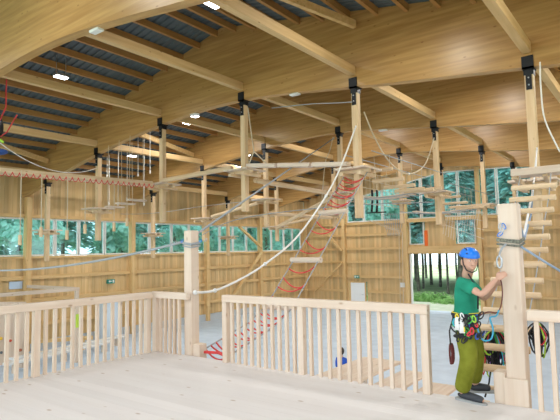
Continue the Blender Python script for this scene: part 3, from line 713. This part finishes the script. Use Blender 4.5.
# pale blue cabinet
t = thing('tall_cabinet', (-22.6, 15.8, 0), 'pale blue tall cabinet near the left wall under a green sign', 'cabinet')
PB_ = mat('pale_blue_metal', (.66, .76, .86), .4)
MB().box((-23.1, 15.25, .0), (-22.6, 16.35, 2.15)).build('body', PB_, t, bevel=.01)
for a, b in ((15.28, 15.79), (15.81, 16.32)):
    d = MB().box((-22.599, a, .06), (-22.58, b, 2.11)).build('door', PB_, t)
    MB().box((-22.58, (b if b < 16 else a)-.05 if b < 16 else a+.03, 1.0), (-22.55, (b if b < 16 else a)-.03 if b < 16 else a+.05, 1.16)).build('handle', GALV, d)
# tan box beyond the right railing
t = thing('plywood_box', (-.5, 7.2, 0), 'tan plywood box platform behind the right railing', 'box')
MB().box((-1.05, 6.9, .0), (.9, 7.9, 2.92)).build('body', LOGX, t); MB().box((-1.08, 6.87, 2.921), (.93, 7.93, 2.98)).build('top', PALE[0], t, bevel=.005)

# harness bundles hanging on the log ladder
CL = {k: mat('web_'+k, c, .6) for k, c in dict(red=(.7, .04, .06), blue=(.03, .12, .55), green=(.08, .45, .10), yellow=(.85, .65, .04), purple=(.25, .07, .4), black=(.015, .015, .02), cyan=(.05, .5, .65), white=(.8, .8, .8), lime=(.4, .7, .06)).items()}
def bundle(c, w, h, n, label, seed, dark=.4):
    r = random.Random(seed); t = thing('harness_bundle', c, label, 'harness', 'climbing harness bundles')
    nl = min((l for l in LADX if l[2] > c[2]+h*.5-.05), key=lambda l: (l[1]-c[1])**2+(l[2]-c[2])**2)
    hk = MB().tube([(c[0], c[1], c[2]+h*.5-.04), (c[0], c[1], c[2]+h*.5+.02), (min(nl[0]+.3, c[0]), nl[1], nl[2]-.04)], .008, 6).build('hook', GALV, t)
    names = list(CL)
    for i in range(n):
        k = 'black' if r.random() < dark else r.choice(names)
        a = r.uniform(-w/2, w/2); y = c[1]+r.uniform(-.07, .07); top = c[2]+h*.5-r.uniform(0, .12*h); L = r.uniform(.4, 1)*h; ww = r.uniform(.03, .08); tw = r.uniform(-.06, .06)
        pts = [(c[0]+a*.35, y, top), (c[0]+a-ww, y+tw, top-L*.5), (c[0]+a*1.05, y+tw*.5, top-L), (c[0]+a+ww, y-tw, top-L*.5)]
        q = []
        for j in range(4):
            p0, p1, p2, p3 = (Vector(pts[(j+s) % 4]) for s in (-1, 0, 1, 2))
            for s in range(4):
                u = s/4; q.append(.5*((2*p1)+(p2-p0)*u+(2*p0-5*p1+4*p2-p3)*u*u+(3*p1-p0-3*p2+p3)*u**3))
        MB().tube(q, r.uniform(.007, .013), 6, closed=True).build('strap_loop', CL[k], t, True)
b1 = at(494, 350, 1, 7.25); bundle(b1, .34, .62, 40, 'bundle of coloured climbing harnesses hanging behind the climber\'s legs', 3)
b2 = at(538, 340, 1, 6.45); bundle(b2, .10, .40, 12, 'dark climbing harness bundle hanging behind the right railing', 5, .85)
rope([at(493, 352, 1, 7.2), at(489, 383, 1, 7.2), at(485, 397, 1, 7.2)], .012, 'dark rope tail below the coloured harness bundle', STEEL)
rope([at(496, 352, 1, 7.2), at(496, 385, 1, 7.2), at(498, 398, 1, 7.2)], .012, 'dark rope tail nearer the post below the harness bundle', STEEL)

# gear hanging at the left edge
t = thing('gear_bag', at(-3, 133, 1, 7.4), 'dark gear bag with red and lime straps at the left edge', 'bag')
c = at(-3, 128, 1, 7.4)
MB().ball(c, (.22, .18, .42), 12, 10).build('bag_body', STEEL, t, True)
MB().tube([at(7.3, 64, 1, 7.4), at(7, 72, 1, 7.4), at(6, 90, 1, 7.4), at(6, 107, 1, 7.4), at(0, 120, 1, 7.4)], .022, 6).build('strap', RED, t, True)
MB().tube([at(17, 115, 1, 7.4), at(7, 132, 1, 7.4), at(0, 137, 1, 7.4)], .02, 6).build('strap', RED, t, True)
MB().tube([at(-4, 137, 1, 7.3), at(3, 142, 1, 7.3)], .04, 6).build('buckle', CL['lime'], t, True)
MB().ball(at(0, 152, 1, 7.4), (.33, .2, .09), 12, 8).build('roll', mat('navy', (.02, .07, .28), .6), t, True)

# ------------------------------------------------------------------ people
def skin_mesh(chains, sub=2):
    """chains: list of lists of (point, radius); points shared by identical coordinates are joined. Returns an evaluated mesh"""
    me = bpy.data.meshes.new('tmp'); idx = {}; V = []; RD = []; E = set()
    for ch in chains:
        prev = None
        for p, r in ch:
            k = tuple(round(c, 4) for c in p)
            if k not in idx: idx[k] = len(V); V.append(k); RD.append(r)
            i = idx[k]
            if prev is not None and prev != i: E.add((min(i, prev), max(i, prev)))
            prev = i
    me.from_pydata(V, sorted(E), []); o = bpy.data.objects.new('tmp', me); COL.objects.link(o)
    md = o.modifiers.new('skin', 'SKIN'); md.use_smooth_shade = True; md.branch_smoothing = .4
    for i, sv in enumerate(me.skin_vertices[0].data):
        r = RD[i]; sv.radius = r if isinstance(r, tuple) else (r, r); sv.use_root = (i == 0)
    s = o.modifiers.new('sub', 'SUBSURF'); s.levels = sub; s.render_levels = sub
    dg = bpy.context.evaluated_depsgraph_get(); dg.update()
    res = bpy.data.meshes.new_from_object(o.evaluated_get(dg)); bpy.data.objects.remove(o)
    return res
def mesh_obj(name, meshes, m, parent, remesh=0, smooth=True):
    bm = bmesh.new()
    for me in meshes: bm.from_mesh(me)
    me = bpy.data.meshes.new(name); bm.to_mesh(me); bm.free()
    if remesh:
        o = bpy.data.objects.new('tmp', me); COL.objects.link(o)
        r = o.modifiers.new('r', 'REMESH'); r.mode = 'VOXEL'; r.voxel_size = remesh
        sm = o.modifiers.new('s', 'SMOOTH'); sm.iterations = 2; sm.factor = .4
        dg = bpy.context.evaluated_depsgraph_get(); dg.update()
        me = bpy.data.meshes.new_from_object(o.evaluated_get(dg)); bpy.data.objects.remove(o); me.name = name
    me.materials.clear(); me.materials.append(m)
    for p in me.polygons: p.use_smooth = smooth
    o = bpy.data.objects.new(name, me); COL.objects.link(o)
    if parent: attach(o, parent)
    return o
def raw(mb):
    me = bpy.data.meshes.new('raw'); bmesh.ops.recalc_face_normals(mb.bm, faces=mb.bm.faces[:]); mb.bm.to_mesh(me); mb.bm.free(); return me

SKIN = mat('skin', (.62, .36, .26), .5)
GREEN = noise_mat('green_shirt', (.03, .31, .20), (.022, .24, .15), 6, .8)
OLIVEP = noise_mat('olive_trousers', (.22, .235, .03), (.15, .165, .018), 7, .85)
SHOE = mat('dark_shoe', (.035, .04, .05), .6); SOLE = mat('shoe_sole', (.35, .36, .36), .7)
HAIR = mat('dark_hair', (.035, .022, .015), .6)

def head_mesh(c, face, up, s=1.0):
    """ellipsoid head with jaw, nose, brow and ears; face = unit vector the face looks along"""
    f = Vector(face).normalized(); u = Vector(up); u = (u-f*u.dot(f)).normalized(); w = f.cross(u)   # w = the person's right
    M = Matrix((w, f, u)).transposed().to_4x4(); M.translation = c
    mb = MB(); mb.ball((0, 0, 0), 1, 28, 20)
    for v in mb.bm.verts:
        x, y, z = v.co
        k = 1-.22*max(0, -z)**1.3
        X, Y, Z_ = x*.076*k, y*.097*(1-.10*max(0, -z)), z*.118
        if y > .2: Y -= .008*(1-abs(x))
        if z < -.35 and y > 0: Y += .012*(1-abs(x))          # chin
        v.co = Vector((X, Y, Z_))*s
    n = MB()
    n.prism([(.086, .018), (.094, .010), (.118, -.030), (.088, -.038)], 0, -.013, .013)
    n.ball((0, .106, -.027), (.016, .014, .012), 10, 8)
    for sx in (-1, 1):
        n.ball((sx*.078, -.005, -.01), (.012, .022, .034), 10, 8); n.ball((sx*.014, .098, -.031), (.010, .010, .008), 8, 6)
        n.ball((sx*.03, .084, .030), (.026, .014, .009), 10, 6)
    n.ball((0, .086, -.058), (.026, .012, .007), 10, 6); n.ball((0, .084, -.070), (.021, .012, .008), 10, 6)
    for v in n.bm.verts: v.co *= s
    mb.bm.transform(M); n.bm.transform(M)
    return [raw(mb), raw(n)], M

def hand_chains(wrist, palm_dir, curl_dir, side, s=1.0, curl=1.0):
    """palm and five fingers; palm_dir from wrist to knuckles, curl_dir the way the fingers close, side = thumb side"""
    d = Vector(palm_dir).normalized(); c = Vector(curl_dir); c = (c-d*c.dot(d)).normalized(); t = Vector(side); t = (t-d*t.dot(d)-c*t.dot(c)).normalized()
    w = Vector(wrist); out = []
    palm = MB(); 
    palm.ball((0, 0, 0), 1, 14, 10)
    Mx = Matrix((t, d, c)).transposed().to_4x4(); Mx.translation = w+d*.05*s
    for v in palm.bm.verts: v.co = Vector((v.co.x*.043, v.co.y*.056, v.co.z*.017))*s
    palm.bm.transform(Mx); out.append(raw(palm))
    for k, (o, L) in enumerate(((.030, .070), (.010, .080), (-.010, .074), (-.029, .058))):
        p = w+d*.07*s+t*o*s; ch = [(p, .0105*s)]; a = .25*curl; dd = d
        for seg in (.46, .31, .25):
            dd = d*math.cos(a)+c*math.sin(a); p = p+dd*L*seg*s; ch.append((p, (.0095-.001*len(ch))*s)); a += .75*curl
        ch.insert(0, (w+d*.045*s+t*o*.8*s, .012*s)); out.append(skin_mesh([ch], 2))
    p0 = w+d*.025*s+t*.022*s; p1 = p0+(t*.7+d*.5+c*.2).normalized()*.036*s; p2 = p1+(d*.7+c*.6+t*.25).normalized()*.032*s; p3 = p2+(d*.5+c*.9).normalized()*.026*s
    out.append(skin_mesh([[(p0, .015*s), (p1, .0125*s), (p2, .011*s), (p3, .009*s)]], 2))
    return out

# --- the climber ---------------------------------------------------
man = thing('person', (-1.85, 5.9, DZ), 'person in blue helmet, green shirt and olive trousers gripping the timber post', 'person')
G = lambda px, py, y: at(px, py, 1, y)
pel = G(467, 322, 5.93); bel = G(466, 307, 5.93); che = G(464.5, 291, 5.93); nk0 = G(466, 278.5, 5.92); nk1 = G(468.3, 271, 5.88); hc = G(469.5, 261.5, 5.86)
shR = G(462.5, 282.5, 5.77); shL = G(468.5, 283.5, 6.10); elR = G(481.5, 295, 5.66); wrR = G(496.5, 279, 5.86)
elL = G(484, 299, 6.18); wrL = G(496.5, 284, 6.12)
hiR = G(463.5, 328, 5.84); hiL = G(470.5, 328, 6.02); knR = G(469.5, 358, 5.79); knL = G(476.5, 354, 6.10); anR = G(461.5, 392, 5.86); anL = G(473.5, 382, 6.20)
ftR = Vector((-1.66, 5.80, DZ+.045)); ftL = G(491, 388.5, 6.20)
heR = Vector((-1.93, 5.86, DZ+.05)); heL = G(472, 388, 6.20)
body = [skin_mesh([[(pel, (.15, .12)), (bel, (.135, .105)), (che, (.165, .115)), (nk0, .075), (nk1, .062), (hc, .065)],
                   [(che, (.165, .115)), (shR, .062), (shR.lerp(elR, .5), .047), (elR, .038), (elR.lerp(wrR, .4), .037), (wrR, .026)],
                   [(che, (.165, .115)), (shL, .062), (shL.lerp(elL, .5), .047), (elL, .038), (elL.lerp(wrL, .4), .037), (wrL, .026)],
                   [(pel, (.15, .12)), (hiR, .095), (hiR.lerp(knR, .5), .08), (knR, .058), (knR.lerp(anR, .35), .056), (anR, .038), (heR.lerp(ftR, .5), .034), (ftR, .028)],
                   [(pel, (.15, .12)), (hiL, .095), (hiL.lerp(knL, .5), .08), (knL, .058), (knL.lerp(anL, .35), .056), (anL, .038), (heL.lerp(ftL, .5), .034), (ftL, .028)]])]
face = Vector((.62, -.78, -.04))
hm, HM_ = head_mesh(hc, face, (0.03, 0, 1), 1.08)
body += hm
body += hand_chains(wrR, (.75, .2, .55), (.2, .9, -.2), (-.2, .25, .95), .98, .9)
body += hand_chains(wrL, (.85, -.1, .45), (.2, -.8, .1), (0, .2, 1), .95, .9)
mesh_obj('body', body, SKIN, man, remesh=.0065)
mesh_obj('t_shirt', [skin_mesh([[(pel+Vector((0, 0, -.03)), (.185, .155)), (bel.lerp(pel, .5), (.18, .15)), (bel, (.175, .145)), (che, (.20, .15)), (nk0, .09)],
                                [(che, (.20, .15)), (shR, .088), (shR.lerp(elR, .5), .076), (shR.lerp(elR, .68), .074)],
                                [(che, (.20, .15)), (shL, .088), (shL.lerp(elL, .5), .076), (shL.lerp(elL, .68), .074)]])], GREEN, man, remesh=.009)
def legc(hi, kn, an, k=1):
    return [(pel, (.18, .15)), (hi, .128), (hi.lerp(kn, .5), .115), (kn, .10), (kn.lerp(an, .4), .10), (kn.lerp(an, .8), .095), (kn.lerp(an, 1.0), .085)]
mesh_obj('trousers', [skin_mesh([[(bel.lerp(pel, .3), (.165, .135)), (pel, (.18, .15))], legc(hiR, knR, anR), legc(hiL, knL, anL)])], OLIVEP, man, remesh=.009)
for (he, ft, an) in ((heR, ftR, anR), (heL, ftL, anL)):
    sh = mesh_obj('shoe', [skin_mesh([[(an.lerp(he, .35), .048), (he+Vector((0, 0, .01)), .05), (he.lerp(ft, .5)+Vector((0, 0, .012)), .050), (ft, .042)]])], SHOE, man, remesh=.008)
    dr = (ft-he).normalized(); sdv = dr.cross(Vector((0, 0, 1)))
    m = MB(); pts = []
    for a, wd in ((-.055, .03), (-.03, .042), (.12, .04), (.2, .046), (.27, .038), (.30, .018)):
        pts.append((a, wd))
    loop = [he+dr*a+sdv*wd for a, wd in pts]+[he+dr*a-sdv*wd for a, wd in pts[::-1]]
    A_ = [m.bm.verts.new(p+Vector((0, 0, -.048))) for p in loop]; B_ = [m.bm.verts.new(p+Vector((0, 0, -.024))) for p in loop]
    m.bm.faces.new(A_[::-1]); m.bm.faces.new(B_)
    for i in range(len(loop)): m.bm.faces.new((A_[i], A_[(i+1) % len(loop)], B_[(i+1) % len(loop)], B_[i]))
    m.build('sole', SOLE, sh)
# face details
def on_head(name, fn, m, parent=man):
    mb = MB(); fn(mb); mb.bm.transform(HM_); return mb.build(name, m, parent, True)
for sx in (-1, 1):
    on_head('eye', lambda b: b.ball((sx*.031, .0905, .012), (.013, .008, .006), 10, 8), WHITE)
    on_head('pupil', lambda b: b.ball((sx*.031, .0975, .012), (.0055, .003, .0055), 8, 6), HAIR)
    on_head('eyebrow', lambda b: b.ball((sx*.032, .096, .036), (.021, .006, .005), 8, 6), HAIR)
on_head('mouth', lambda b: b.ball((0, .098, -.064), (.024, .004, .005), 10, 6), mat('lips', (.5, .22, .17), .5))
on_head('hair', lambda b: [b.ball((0, -.022, .02), (.083, .088, .10), 16, 12)], HAIR)
# helmet
def helm(b):
    b.ball((0, -.008, .045), 1, 28, 18)
    for v in list(b.bm.verts): v.co = Vector((0, -.008, .048))+Vector(((v.co.x)*.103, (v.co.y+.008)*.127, (v.co.z-.045)*.105))
    bmesh.ops.bisect_plane(b.bm, geom=b.bm.verts[:]+b.bm.edges[:]+b.bm.faces[:], plane_co=(0, .09, .052), plane_no=(0, .22, 1), clear_inner=True)
HEL = mat('helmet_blue', (.01, .20, .80), .3)
h = on_head('helmet', helm, HEL)
md = h.modifiers.new('s', 'SOLIDIFY'); md.thickness = .008
on_head('helmet_rim', lambda b: b.tube([(.105*math.cos(a), -.008+.129*math.sin(a), .054-.24*.1*math.sin(a)+.012) for a in [i*2*math.pi/28 for i in range(28)]], .007, 6, True), HEL, h)
for a in (-.04, 0, .04):
    on_head('helmet_vent', lambda b: b.tube([(a+.012, .085-abs(a)*.5, .118), (a+.012, .05, .138), (a+.012, 0, .151)], .007, 6), mat('vent_dark', (.01, .03, .10), .5), h)
on_head('helmet_logo', lambda b: [b.box((.06, .085, .088), (.074, .103, .10))], mat('vent_dark', (.01, .03, .10), .5), h)
for sx in (-1, 1):
    on_head('chin_strap', lambda b: b.tube([(sx*.088, .02, .05), (sx*.083, .03, -.03), (sx*.055, .055, -.095), (0, .075, -.118)], .006, 6), CL['black'])
# chest strap / lanyard on the shirt
m = MB().tube([nk1+Vector((.02, -.07, -.03)), G(475, 285, 5.78), G(478, 297, 5.80), G(478, 309, 5.80)], .010, 6); m.build('lanyard', CL['black'], man, True)
# harness
def ring(c, rx, ry, z, r, m, name, tilt=0, parent=man):
    pts = [(c[0]+rx*math.cos(a), c[1]+ry*math.sin(a), z+tilt*math.cos(a)) for a in [i*2*math.pi/24 for i in range(24)]]
    return MB().tube(pts, r, 8, True).build(name, m, parent, True)
wz = G(466, 314, 5.93)
ring(wz, .140, .142, wz[2], .024, CL['black'], 'harness_belt'); ring(wz, .150, .152, wz[2]+.022, .005, CL['yellow'], 'belt_edge')
for hi, kn in ((hiR, knR), (hiL, knL)):
    c = hi.lerp(kn, .22); ring(c, .108, .108, c[2], .016, CL['black'], 'leg_loop', .02)
rr = random.Random(11)
gear = [('white', 458, 322, 5.70, 10), ('black', 461, 320, 5.69, 9), ('yellow', 457, 317, 5.70, 6), ('white', 460, 327, 5.70, 10), ('black', 468, 318, 5.70, 8), ('green', 470, 320, 5.70, 9), ('red', 472, 331, 5.70, 7), ('black', 476, 320, 5.70, 9), ('yellow', 463, 329, 5.69, 7), ('cyan', 455, 322, 5.71, 8), ('black', 454, 328, 5.72, 10), ('lime', 474, 319, 5.70, 7), ('black', 465, 322, 5.69, 10), ('red', 469, 334, 5.69, 5), ('white', 462, 316, 5.69, 6), ('black', 478, 325, 5.71, 8), ('green', 466, 334, 5.71, 6)]
for _ in range(26): gear.append((rr.choice(['black', 'black', 'black', 'green', 'black', 'red', 'black', 'blue', 'black']), rr.uniform(453, 481), rr.uniform(315, 340), rr.uniform(5.70, 5.75), rr.uniform(4, 9)))
for k, px, py, y, hh in gear:
    c = G(px, py, y); a = rr.uniform(-.6, .6); h_ = hh*.0050; w_ = h_*.5; dy = rr.uniform(-.5, .5)
    pts = []
    for i in range(12):
        th = 2*math.pi*i/12; u, v = w_*math.cos(th), h_*math.sin(th)
        pts.append((c[0]+(u*math.cos(a)-v*math.sin(a)), c[1]+u*dy*.5, c[2]+u*math.sin(a)+v*math.cos(a)))
    MB().tube(pts, .008, 6, True).build('carabiner', CL[k], man, True)
for px, py, sx, sz in ((457, 325, .035, .07), (466, 322, .05, .06), (474, 324, .045, .065), (462, 333, .04, .05), (470, 335, .03, .05)):
    c = G(px, py, 5.745); MB().ball(c, (sx, .03, sz), 12, 8).build('gear_pouch', CL['black'] if px != 466 else OLIVE, man, True)
for px, py in ((457, 321), (462, 324)):       # gloves clipped to the belt
    c = G(px, py, 5.70); mesh_obj('glove', [skin_mesh([[(c+Vector((0, 0, .05)), .018), (c, .034), (c+Vector((0, 0, -.05)), .030)]]+[[(c+Vector((0, 0, -.05)), .030), (c+Vector((d_, -.01, -.10)), .010)] for d_ in (-.026, -.008, .010, .026)])], CL['white'], man)
# dark red coiled sling on the hip
c = G(450.5, 354, 5.75); MR = mat('maroon_cord', (.13, .02, .02), .7)
m = MB()
for k in range(4):
    pts = [(c[0]+(.012+.004*k)*math.cos(a)+.002*k, c[1]+.012*k, c[2]+.115*math.sin(a)) for a in [i*2*math.pi/14 for i in range(14)]]
    m.tube(pts, .007, 6, True)
m.build('coiled_sling', MR, man, True)
MB().tube([G(453, 318, 5.75), G(449.5, 331, 5.73), G(450.5, 345, 5.75)], .009, 6).build('sling_cord', CL['black'], man, True)
# blue lanyard loop in front of the belt
def smooth(P3):
    sm = []
    for i in range(len(P3)-1):
        p0 = P3[max(0, i-1)]; p1 = P3[i]; p2 = P3[i+1]; p3 = P3[min(len(P3)-1, i+2)]
        for k in range(4):
            u = k/4; sm.append(.5*((2*p1)+(p2-p0)*u+(2*p0-5*p1+4*p2-p3)*u*u+(3*p1-p0-3*p2+p3)*u**3))
    return sm+[P3[-1]]
MB().tube(smooth([G(477, 314, 5.76), G(478, 330, 5.74), G(483, 340, 5.74), G(491, 339, 5.76), G(493, 329, 5.78), G(490, 318, 5.80), G(496, 316, 5.82), G(499, 310, 5.84)]), .009, 8).build('blue_lanyard', BLUE, man, True)
MB().tube(smooth([G(478, 316, 5.78), G(488, 312, 5.8), G(498, 312, 5.85), G(502, 300, 5.9), G(502, 286, 5.9), G(500, 278, 5.88)]), .007, 6).build('brown_lanyard', MR, man, True)
pts = [(at(499.5, 263, 1, 5.9)[0]+.026*math.cos(a), 5.9, at(499.5, 262, 1, 5.9)[2]+.065*math.sin(a)) for a in [i*2*math.pi/14 for i in range(14)]]
tag(MB().tube(pts, .011, 6, True).build('steel_carabiner', GALV, None, True), 'big steel carabiner hanging over the climber\'s hand at the post', 'carabiner')
rope(smooth([at(499, 257, 1, 5.9), at(501, 250, 1, 5.9), at(506, 244, 1, 5.95)]), .012, 'grey sling joining the steel carabiner to the strap on the post', GREYROPE, 'sling')

# --- person in the hall -------------------------------------------------
kid = thing('person', (-8.2, 13.92, 0), 'person with dark hair and blue jacket standing behind the low landing', 'person')
K = Vector((-8.2, 13.92, 0)); V = Vector
H = 1.45; q = H/1.75
def kp(x, y, z): return K+V((x*q, y*q, z*q))
pe = kp(0, 0, .95); ch = kp(0, 0, 1.25); n0 = kp(0, 0, 1.44); n1 = kp(.0, .01, 1.52); hd = kp(0, .02, 1.63)
arms = []
bl = [[(pe, .13*q), (kp(0, 0, 1.1), .12*q), (ch, .14*q), (n0, .07*q), (n1, .05*q), (hd, .05*q)]]
for s in (-1, 1):
    bl.append([(ch, .14*q), (kp(s*.18, 0, 1.38), .055*q), (kp(s*.22, .02, 1.1), .042*q), (kp(s*.2, .12, .88), .03*q)])
    bl.append([(pe, .13*q), (kp(s*.1, 0, .88), .085*q), (kp(s*.1, .02, .48), .058*q), (kp(s*.1, 0, .08), .038*q), (kp(s*.1, .13, .03), .03*q)])
hmk, HK = head_mesh(hd, (-.3, .95, -.1), (0, 0, 1), 1.0*q*1.08)
bd = [skin_mesh(bl)]+hmk
for s in (-1, 1): bd += hand_chains(kp(s*.2, .12, .88), (0, .3, -1), (-s, 0, 0), (0, 1, .2), .9*q, .5)
mesh_obj('body', bd, SKIN, kid, remesh=.008)
mesh_obj('jacket', [skin_mesh([[(kp(0, 0, .86), .15*q), (kp(0, 0, 1.1), .145*q), (ch, .16*q), (n0, .09*q)]]+[[(ch, .16*q), (kp(s*.18, 0, 1.38), .075*q), (kp(s*.22, .02, 1.1), .062*q), (kp(s*.2, .11, .90), .05*q)] for s in (-1, 1)])], mat('jacket_blue', (.02, .10, .55), .7), kid, remesh=.01)
mesh_obj('trousers', [skin_mesh([[(pe, .14*q), (kp(s*.1, 0, .88), .1*q), (kp(s*.1, .02, .48), .075*q), (kp(s*.1, 0, .1), .06*q)] for s in (-1, 1)])], mat('jeans_dark', (.03, .04, .08), .8), kid, remesh=.01)
for s in (-1, 1): mesh_obj('shoe', [skin_mesh([[(kp(s*.1, -.05, .05), .045*q), (kp(s*.1, .15, .045), .042*q)]])], SHOE, kid)
mb = MB(); mb.ball((0, -.02, .02), (.09, .10, .118), 16, 12); mb.bm.transform(HK); mb.build('hair', HAIR, kid, True)

# ------------------------------------------------------------------ outdoors
tag(MB().box((-140, -60, -.5), (80, 140, -.31)).build('ground', GRASS), 'green meadow and forest floor outside the hall', 'ground', kind='structure')
tag(MB().box((-24, YB+.2, -.309), (6, YB+6.0, -.05)).build('path', GRAVEL), 'pale gravel strip outside the gateway', 'path', kind='structure')
def foliage(kind, seed):
    r = random.Random(seed); m = MB()
    if kind == 'spruce':
        H, z0, n = 22, 5.6, 2600
        for i in range(n):
            u = r.random()**1.3; z = z0+u*(H-z0); rad = (1-u)*2.2*r.random()**.5+.1; a = r.uniform(0, 6.283)
            c = Vector((rad*math.cos(a), rad*math.sin(a), z-rad*.22)); s = r.uniform(.35, .75)
            d = Vector((math.cos(a), math.sin(a), -.35+r.uniform(-.2, .2))); w = Vector((-math.sin(a), math.cos(a), r.uniform(-.4, .4)))*s*.45
            m.bm.faces.new([m.bm.verts.new(p) for p in (c-w, c+d*s*.6-w*.5, c+d*s*1.1, c+d*s*.6+w*.5, c+w)][:5])
    else:
        n = 3400
        for b in range(26):
            a = r.uniform(0, 6.283); bz = r.uniform(2.5, 11); br = r.uniform(.2, 1.3); cc = Vector((br*math.cos(a), br*math.sin(a), bz))
            for i in range(n//26):
                v = Vector((r.gauss(0, 1), r.gauss(0, 1), r.gauss(0, .7))).normalized()*r.uniform(.4, .85); p = cc+v; s = r.uniform(.14, .30)
                nn = (v.normalized()+Vector((r.uniform(-.6, .6), r.uniform(-.6, .6), r.uniform(-.2, .9)))).normalized(); t1 = nn.orthogonal().normalized(); t2 = nn.cross(t1)
                m.bm.faces.new([m.bm.verts.new(p+t1*s), m.bm.verts.new(p+t2*s*.6), m.bm.verts.new(p-t1*s), m.bm.verts.new(p-t2*s*.6)][:4])
    me = bpy.data.meshes.new('crown'); m.bm.to_mesh(me); m.bm.free(); me.materials.append(LEAF if kind == 'spruce' else LEAF2); return me
def trunk(H, r0, seed):
    r = random.Random(seed); pts = [(r.uniform(-.06, .06), r.uniform(-.06, .06), H*i/8) for i in range(9)]
    m = MB().tube(pts, r0, 9, r2=r0*.2)
    for k in range(14):
        z = r.uniform(1.5, 5); a = r.uniform(0, 6.28); m.tube([(0, 0, z), (.9*math.cos(a), .9*math.sin(a), z+.1)], .02, 4, r2=.008)
    me = bpy.data.meshes.new('trunk'); m.bm.to_mesh(me); m.bm.free(); me.materials.append(BARK); return me
SPR = [foliage('spruce', i) for i in range(3)]; BEE = [foliage('beech', 10+i) for i in range(3)]
TRS = [trunk(21, .19, 1), trunk(20, .15, 2)]; TRB = [trunk(10, .16, 3), trunk(11, .12, 4)]
def tree(name, x, y, fol, tr, label, group):
    t = thing(name, (x, y, -.31), label, 'tree', group); t.rotation_euler.z = R.uniform(0, 6.28); s = R.uniform(.85, 1.15); t.scale = (s, s, s)
    for nm, me in (('crown', fol), ('trunk', tr)):
        o = bpy.data.objects.new(nm, me); COL.objects.link(o); o.parent = t
SPOTS = []
def scatter(n, xa, xb, ya, yb, d, tries=4000):
    out = []
    for k in range(tries):
        x, y = R.uniform(xa, xb), R.uniform(ya, yb)
        if all((x-a)**2+(y-b)**2 > max(d, e)**2 for a, b, e in SPOTS): SPOTS.append((x, y, d)); out.append((x, y))
        if len(out) == n: break
    return out
for x, y in scatter(17, XL-8.5, XL-4.6, 0, 46, 3.6): tree('beech_tree', x, y, R.choice(BEE), TRB[0], 'leafy green tree just outside the left windows', 'trees outside the left windows')
for x, y in scatter(26, XL-19, XL-9, -6, 50, 4.2): tree('spruce_tree', x, y, R.choice(SPR), R.choice(TRS), 'dark green conifer behind the leafy trees outside the left windows', 'conifers outside the left windows')
for x, y in scatter(5, -32, -20, YB+7, YB+14, 4.6): tree('beech_tree', x, y, R.choice(BEE), TRB[1], 'leafy green tree among the conifers beyond the end wall', 'leafy trees beyond the end wall')
for x, y in scatter(84, -42, 6, YB+10, YB+44, 3.4): tree('spruce_tree', x, y, R.choice(SPR), R.choice(TRS), 'tall conifer with a bare lower trunk in the wood beyond the end wall', 'conifers beyond the end wall')
def shrub(seed):
    r = random.Random(seed); m = MB()
    for i in range(420):
        v = Vector((r.gauss(0, 1), r.gauss(0, 1), abs(r.gauss(0, .8)))).normalized()*r.uniform(.5, 1); p = Vector((v.x*1.1, v.y*1.1, v.z*.9)); s = r.uniform(.07, .16)
        nn = (v+Vector((r.uniform(-.6, .6), r.uniform(-.6, .6), r.uniform(-.2, .9)))).normalized(); t1 = nn.orthogonal().normalized(); t2 = nn.cross(t1)
        m.bm.faces.new([m.bm.verts.new(p+t1*s), m.bm.verts.new(p+t2*s*.6), m.bm.verts.new(p-t1*s), m.bm.verts.new(p-t2*s*.6)])
    me = bpy.data.meshes.new('shrub'); m.bm.to_mesh(me); m.bm.free(); me.materials.append(SHRUB); return me
SH = [shrub(i) for i in range(3)]
for i in range(22):
    o = bpy.data.objects.new('green_shrub', R.choice(SH)); COL.objects.link(o); o.location = (-22+i*.85+R.uniform(-.4, .4), YB+R.uniform(5.5, 9), -.31); s = R.uniform(.7, 1.3); o.scale = (s, s, s*.9); o.rotation_euler.z = R.uniform(0, 6)
    tag(o, 'bright green shrub at the forest edge beyond the gateway', 'shrub', 'shrubs beyond the gateway')

# ------------------------------------------------------------------ daylight
w = bpy.data.worlds.new('overcast_sky'); SC.world = w; w.use_nodes = True; nt = w.node_tree; N = nt.nodes; L = nt.links
bg = N['Background']; tc = N.new('ShaderNodeTexCoord'); sp = N.new('ShaderNodeSeparateXYZ'); cr = N.new('ShaderNodeValToRGB')
L.new(tc.outputs['Generated'], sp.inputs[0]); L.new(sp.outputs['Z'], cr.inputs[0])
cr.color_ramp.elements[0].position = .0; cr.color_ramp.elements[0].color = (.72, .85, .92, 1)
cr.color_ramp.elements[1].position = .9; cr.color_ramp.elements[1].color = (1.0, 1.0, 1.0, 1)
L.new(cr.outputs[0], bg.inputs['Color']); bg.inputs['Strength'].default_value = 3.5

SC.view_settings.view_transform = 'Standard'; SC.view_settings.look = 'None'; SC.view_settings.gamma = 1; SC.view_settings.use_curve_mapping = False
SC.view_settings.exposure = -.22
SC.cycles.max_bounces = 8; SC.cycles.transparent_max_bounces = 16; SC.cycles.sample_clamp_indirect = 6
